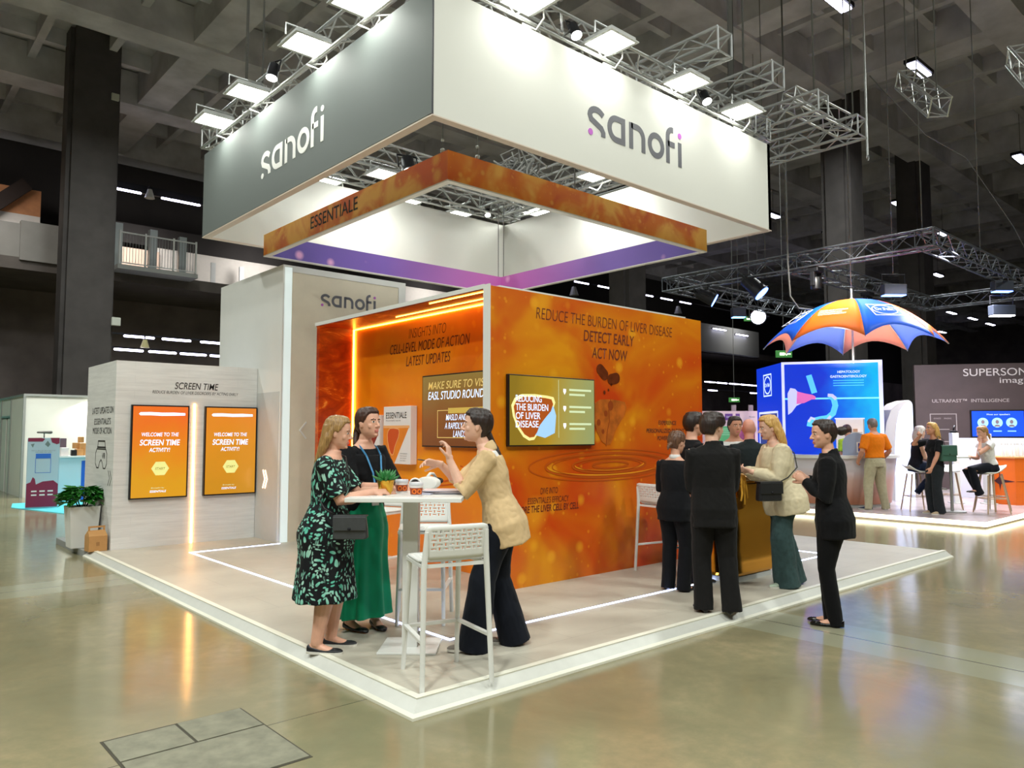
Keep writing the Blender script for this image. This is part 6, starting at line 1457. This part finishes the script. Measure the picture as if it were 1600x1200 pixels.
# white low wall, pedestals, tables, stools
uw, nw = V((.39, -.92, 0)).normalized(), V((-.92, -.39, 0)).normalized()
lw2 = thing('white_low_wall', 'long white counter wall below the speakers screen', 'counter', (17.6, 2.2, .1))
quadbox((17.38, 2.88, 0), V((17.38, 2.88, 0))+uw*3.2, .1, 1.5, .4, nw).build('body', M('cool_white', (214, 222, 236), .4), lw2, world=True)
for i, (x, y, h) in enumerate(((15.72, 2.33, 1.62), (16.05, 1.80, 1.60))):
    p_ = thing('white_pedestal', 'tall slim white pedestal %s the standing woman' % ('just right of' if i == 0 else 'farther right of'), 'pedestal', (x, y, .1), R(-42), 'tall white pedestals')
    MB().box((-.07, -.07, 0), (.07, .07, h-.1)).build('column', m_wl, p_, bevel=.006); MB().box((-.12, -.12, 0), (.12, .12, .02)).build('foot', m_wl, p_)
tk = thing('instrument', 'small dark instrument on top of the left white pedestal', 'instrument', (15.72, 2.33, 1.62)); MB().box((-.06, -.06, 0), (.06, .06, .05)).build('base', m_black, tk, bevel=.01); MB().tube([(0, 0, .05), (.02, 0, .12), (.07, 0, .15)], [.02, .015, .025], 10).build('arm', m_black, tk, smooth=True)
t2 = thing('round_bar_table', 'round white bar table in front of the seated woman in white', 'table', (13.62, 1.72, .1)); MB().tube([(0, 0, 1.04), (0, 0, 1.065)], .34, 32).build('tabletop', m_wl, t2, smooth=True, angle=40); MB().tube([(0, 0, .02), (0, 0, 1.04)], .03, 12).build('post', m_alu, t2, smooth=True, angle=60); MB().tube([(0, 0, 0), (0, 0, .02)], .24, 24).build('foot', m_alu, t2, smooth=True, angle=40)
m_wood = M('pale_oak', (190, 160, 128), .5, var=.1, scale=12)
def shell_stool(x, y, rz, label, leg):
    t = thing('shell_stool', label, 'stool', (x, y, .1), rz, 'shell bar stools at the blue stand')
    rows = []
    for i in range(9):
        v = i/8; y_ = .20-.40*v; rows.append([V((.21*u*(1-.15*v), y_, .73+.03*u*u+(.03*max(0, v-.45)**1.5*10))) for u in (q/6-1 for q in range(13))])
    b = MB(); b.loft(rows, cap=False, closed=False); o = b.build('seat', m_wl, t, smooth=True); o.modifiers.new('s', 'SOLIDIFY').thickness = .02
    for sx, sy in ((1, 1), (-1, 1), (1, -1), (-1, -1)): MB().tube([(sx*.22, sy*.22, 0), (sx*.12, sy*.12, .715)], [.012, .016], 8).build('leg', leg, t, smooth=True, angle=60)
    b = MB()
    for p, q in (((1, 1), (-1, 1)), ((1, -1), (-1, -1)), ((1, 1), (1, -1)), ((-1, 1), (-1, -1))): b.tube([(p[0]*.18, p[1]*.18, .28), (q[0]*.18, q[1]*.18, .28)], .008, 6)
    b.build('footrest', leg, t)
shell_stool(13.42, 2.28, R(-48-90), 'white shell stool with wooden legs under the silver-haired woman', m_wood); shell_stool(13.93, 1.14, R(140-90), 'white shell stool with wooden legs under the woman in white', m_wood); shell_stool(14.35, 2.0, R(200-90), 'empty white shell stool behind the round bar table', m_wood)
shell_stool(14.55, 1.3, R(160-90), 'empty white shell stool with thin legs right of the woman in white', M('taupe_leg', (150, 136, 124), .5))
hx = thing('orange_plinth', 'six-sided orange plinth with a dark sound-wave print', 'plinth', (16.7, 1.5, .1))
b = MB(); P = [V((.62*math.cos(R(a+TH*0+18)), .62*math.sin(R(a+18)), 0)) for a in range(0, 360, 60)]; b.loft([[p for p in P], [p+Z*.98 for p in P]]); b.build('body', M('plinth_orange', (226, 106, 24), .45, var=.08, scale=2), hx)
b = MB(); b.loft([[p*1.03+Z*.98 for p in P], [p*1.03+Z*1.01 for p in P]]); b.build('top', M('plinth_top', (214, 150, 90), .4), hx)
m_wv = M('wave_print', (60, 26, 40), .5)
for k in range(6):
    p, q = P[k], P[(k+1) % 6]; n_ = ((p+q)/2).normalized()
    if n_.dot(V((-1, -.5, 0))) > -.2:
        u = (q-p).normalized(); b = MB(); b.prism([(.02, .49), (.2, .485), (.26, .44), (.29, .52-.1), (.31, .28), (.33, .42), (.38, .46), (.6, .488), (.6, .494), (.38, .53), (.33, .57), (.31, .70), (.29, .58), (.26, .55), (.2, .497), (.02, .494)], p+n_*.002, u, Z, .002); b.build('wave_picture', m_wv, hx)
rr = random.Random(4)
for i in range(14):
    cx, cy = 16.7-.34+.052*i*.9, 1.62-.05*i*.9+rr.uniform(-.03, .03); ye = i > 9
    o = thing('sample_bottle', 'one of the slim %s sample bottles on the orange plinth' % ('yellow' if ye else 'white'), 'bottle', (cx, cy, 1.11), 0, 'yellow sample bottles' if ye else 'white sample bottles')
    MB().tube([(0, 0, 0), (0, 0, .2), (0, 0, .23), (0, 0, .25)], [.024, .024, .012, .012], 10).build('bottle_body', M('bottle_yellow', (226, 190, 90), .4) if ye else m_wl, o, smooth=True, angle=40); MB().tube([(0, 0, .25), (0, 0, .28)], .014, 8).build('cap', m_lightgrey, o)
# ---------------------------------------------------------------- pink partition
A3 = V((14.5, 8.06, 0)); U3 = (V((15.9, 6.82, 0))-A3).normalized(); N3 = V((U3.y, -U3.x, 0)); N3 = N3 if N3.dot(V((-1, -1, 0))) > 0 else -N3
pk = thing('pink_partition', 'pale pink partition with purple labels behind the suited men', 'partition', A3+U3*.8)
quadbox(A3-U3*.6, A3+U3*2.0, 0, 2.2, .06, N3).build('board', M('pink_board', (226, 196, 200), .6), pk, world=True)
m_pur = M('purple_label', (110, 60, 140), .5)
for a, wd, s in ((.72, .20, 'EASL'), (1.0, .11, '26')):
    b = MB(); b.prism([(a, 1.96), (a+wd, 1.96), (a+wd, 2.13), (a, 2.13)], A3, U3, Z, .006); b.build('label_plate', m_pur, pk, world=True); text(s, A3+U3*(a+wd*.2)+Z*2.02+N3*.007, U3, Z, wd*.6, .05, m_whiteletter, pk)
text('Poster', A3+U3*1.36+Z*2.03, U3, Z, .16, .035, m_grey_ink, pk)
b = MB(); b.prism([(.30, .9), (.92, .9), (.92, 1.70), (.86, 1.80), (.44, 1.80), (.34, 1.7)], A3, U3, Z, .006); b.build('green_poster', M('poster_green', (92, 180, 116), .5), pk, world=True)
b = MB(); 
for q in range(4): b.prism([(.40, 1.72-.05*q), (.84, 1.72-.05*q), (.84, 1.735-.05*q), (.40, 1.735-.05*q)], A3+N3*.007, U3, Z, .001)
b.build('poster_lines', M('poster_pale', (170, 220, 180), .5), pk, world=True)
b = MB(); b.prism([(1.0, 1.1), (1.5, 1.1), (1.5, 1.78), (1.0, 1.78)], A3, U3, Z, .006); b.build('magenta_poster', M('poster_magenta', (150, 70, 110), .5, var=.4, scale=6), pk, world=True)
for i, a in enumerate((.9, 1.35)):
    o = quadbox(A3+U3*a, A3+U3*(a+.12), 2.2, 2.36, .04, N3).build('board_top_clip', M('clip_grey', (150, 130, 134), .5), pk, world=True)
# ---------------------------------------------------------------- white shell booth on the left
m_shell = M('shell_panel', (222, 224, 214), .5, var=.02, scale=2); m_prof = M('alu_profile', (170, 174, 170), .4, .6)
sb = thing('shell_booth', 'white shell scheme booth with grey profiles at the left edge', 'booth', (2.2, 20.0, 0))
MB().box((1.05, 18.8, 0), (3.6, 18.86, 2.55)).build('front_panel', m_shell, sb, world=True); 
b = MB(); b.box((1.05, 18.86, 0), (1.11, 20.75, 2.55)); b.box((1.05, 20.75, 2.08), (1.11, 22.3, 2.55)); b.box((1.05, 22.3, 0), (1.11, 24, 2.55)); b.build('side_panel', m_shell, sb, world=True)
b = MB()
for x in (1.04, 2.55, 3.6): b.box((x-.03, 18.77, 0), (x+.03, 18.83, 2.6))
for y in (20.72, 22.3): b.box((1.02, y-.03, 0), (1.08, y+.03, 2.6))
b.box((1.02, 18.76, 2.55), (3.63, 18.86, 2.61)); b.box((1.02, 18.86, 2.55), (1.12, 24, 2.61)); b.box((1.03, 20.75, 2.04), (1.1, 22.3, 2.09)); b.build('profiles', m_prof, sb, world=True)
b = MB(); b.box((1.06, 20.78, 0), (1.10, 21.35, 2.02)); b.box((1.06, 21.6, 0), (1.10, 22.26, 2.02)); b.build('sliding_door', m_shell, sb, world=True); MB().box((1.09, 20.8, 0), (1.14, 22.3, 2.04)).build('door_gap', m_black, sb, world=True)
sl = thing('booth_spotlight', 'small bright spotlight at the top edge of the white shell booth', 'spotlight', (2.5, 18.72, 2.58)); MB().tube([(0, .06, .0), (0, -.1, .05), (0, -.16, .02)], .012, 6).build('arm', m_prof, sl); MB().tube([(0, -.15, .03), (0, -.12, -.03)], [.03, .045], 12).build('head', m_prof, sl); MB().tube([(0, -.119, -.031), (0, -.118, -.034)], .04, 12).build('lens', m_panel, sl)
area('booth_spot_beam', (2.5, 18.6, 2.5), .08, 22, (1, .98, .92), (2.6, 18.9, 0), 140)
area('left_booth_fill', (1.5, 16.3, 5.6), 1.0, 90, (1, .98, .93), (1.6, 17.5, 0), 120)  # added fill without a fixture, brightens the shell booth front
struct(MB().box((-3.5, 23.9, 0), (1.02, 24.0, 2.7)).build('wall_teal_booth', M('teal_panel', (40, 140, 130), .6)))
cp = MB(); cp.prism([(.42, 15.9), (1.0, 13.75), (3.0, 13.9), (3.0, 17.0), (.60, 17.0)], (0, 0, 0), X, Y, .012); tag(base(cp.build('cyan_carpet', M('cyan_carpet', (90, 200, 214), .9, var=.05)), (1.7, 15.6, 0)), 'bright cyan carpet in front of the white shell booth', 'carpet')
lc2 = thing('booth_counter', 'white and blue reception counter of the booth behind the planter', 'counter', (2.0, 17.3, .012)); MB().box((-.62, -.3, 0), (.9, .3, 1.02)).build('body', M('pale_cyan_white', (190, 214, 222), .5), lc2); MB().box((-.66, -.34, 1.02), (.92, .34, 1.06)).build('top', m_wl, lc2); MB().box((-.02, -.306, .0), (.9, -.3, .94)).build('blue_panel', M('booth_blue', (20, 92, 190), .5), lc2)
def bxs(x, y, z, a, b_, h, mat, label, cat='box', name='carton', rz=0):
    o = MB().box((-a/2, -b_/2, 0), (a/2, b_/2, h)).build(name, mat, None, bevel=.01); o.location = (x, y, z); o.rotation_euler = (0, 0, rz); return tag(o, label, cat)
bxs(1.62, 17.15, 1.072, .17, .15, .20, m_packw, 'white box on the left end of the booth counter', rz=.2); bxs(1.83, 17.12, 1.072, .12, .12, .14, m_black, 'small black box beside the white box on the booth counter')
bxs(1.62, 17.38, 1.072, .18, .12, .42, M('box_mauve', (96, 78, 90), .5), 'tall dark mauve box at the back of the booth counter'); bxs(2.42, 17.35, 1.072, .2, .2, .46, m_lightgrey, 'grey upright box near the right end of the booth counter')
for i, (x, y, z, s) in enumerate(((1.98, 17.3, 1.072, .17), (2.14, 17.3, 1.072, .16), (2.04, 17.32, 1.232, .15), (1.92, 17.34, 1.242, .12), (2.02, 17.34, 1.385, .10))):
    bxs(x, y, z, s, s, .16 if i < 2 else .14, m_card, ['lowest left brown carton of the small pile on the booth counter', 'lowest right brown carton of the small pile on the booth counter', 'brown carton in the middle of the small pile on the booth counter', 'brown carton at the left of the small pile on the booth counter', 'topmost small brown carton of the pile'][i], rz=.15*i)
bs = thing('banner_stand', 'pale blue and maroon information stand on the cyan carpet', 'banner stand', (.90, 15.43, .012), R(-8))
MB().box((-.30, -.03, 0), (.30, .03, 1.50)).build('board', M('stand_paleblue', (178, 204, 218), .5), bs, bevel=.02)
m_mar = M('stand_maroon', (132, 34, 70), .5)
b = MB(); b.prism([(-.29, .02), (.29, .02), (.29, .50), (.20, .58), (.0, .56), (-.12, .50), (-.14, .62), (-.18, .66), (-.22, .55), (-.29, .52)], (0, -.031, 0), X, Z, .003); b.build('maroon_shape', m_mar, bs)
b = MB(); b.prism([(-.29, 1.42), (-.02, 1.42), (.02, 1.48), (-.05, 1.50), (-.29, 1.50)], (0, -.031, 0), X, Z, .003); b.prism([(.12, 1.50), (.15, 1.40), (.24, 1.36), (.29, 1.38), (.29, 1.50)], (0, -.031, 0), X, Z, .003); b.build('maroon_crest', m_mar, bs)
b = MB(); b.prism([(.02, 1.36), (.08, 1.30), (.12, 1.36), (.07, 1.44)], (0, -.031, 0), X, Z, .003); b.prism([(-.24, 1.36), (-.20, 1.29), (-.17, 1.38)], (0, -.031, 0), X, Z, .003); b.build('leaf_print', M('leaf_grey', (110, 130, 130), .5), bs)
MB().box((-.14, -.034, 1.06), (.14, -.03, 1.16)).build('blue_strip', M('strip_blue', (40, 110, 210), .5), bs)
b = MB(); b.stroke([(-.14, .75), (.14, .75), (.14, 1.06), (-.14, 1.06)], .008, (0, -.031, 0), X, Z, .003, True); b.build('blank_square', M('strip_blue'), bs)
text('Scan to discover the programme', (-.22, -.031, 1.215), X, Z, .44, .02, m_grey_ink, bs, world=False); text('and meet the team', (-.15, -.031, 1.185), X, Z, .30, .02, m_grey_ink, bs, world=False)
b = MB()
for q in range(6): b.prism([(0, 0), (.1, 0), (.1, .03), (0, .03)], (-.2+.15*(q % 3), -.035, .34-.08*(q//3)), X, Z, .002)
b.build('sponsor_marks', m_whiteletter, bs)
b = MB(); b.tube([(-.12, 0, 1.62), (.12, 0, 1.62)], [.02, .035], 10, True); b.tube([(0, 0, 1.5), (0, 0, 1.6)], .012, 8); b.build('handle', M('handle_grey', (110, 110, 104), .5), bs, smooth=True)
bpy.data.objects.remove(_to)
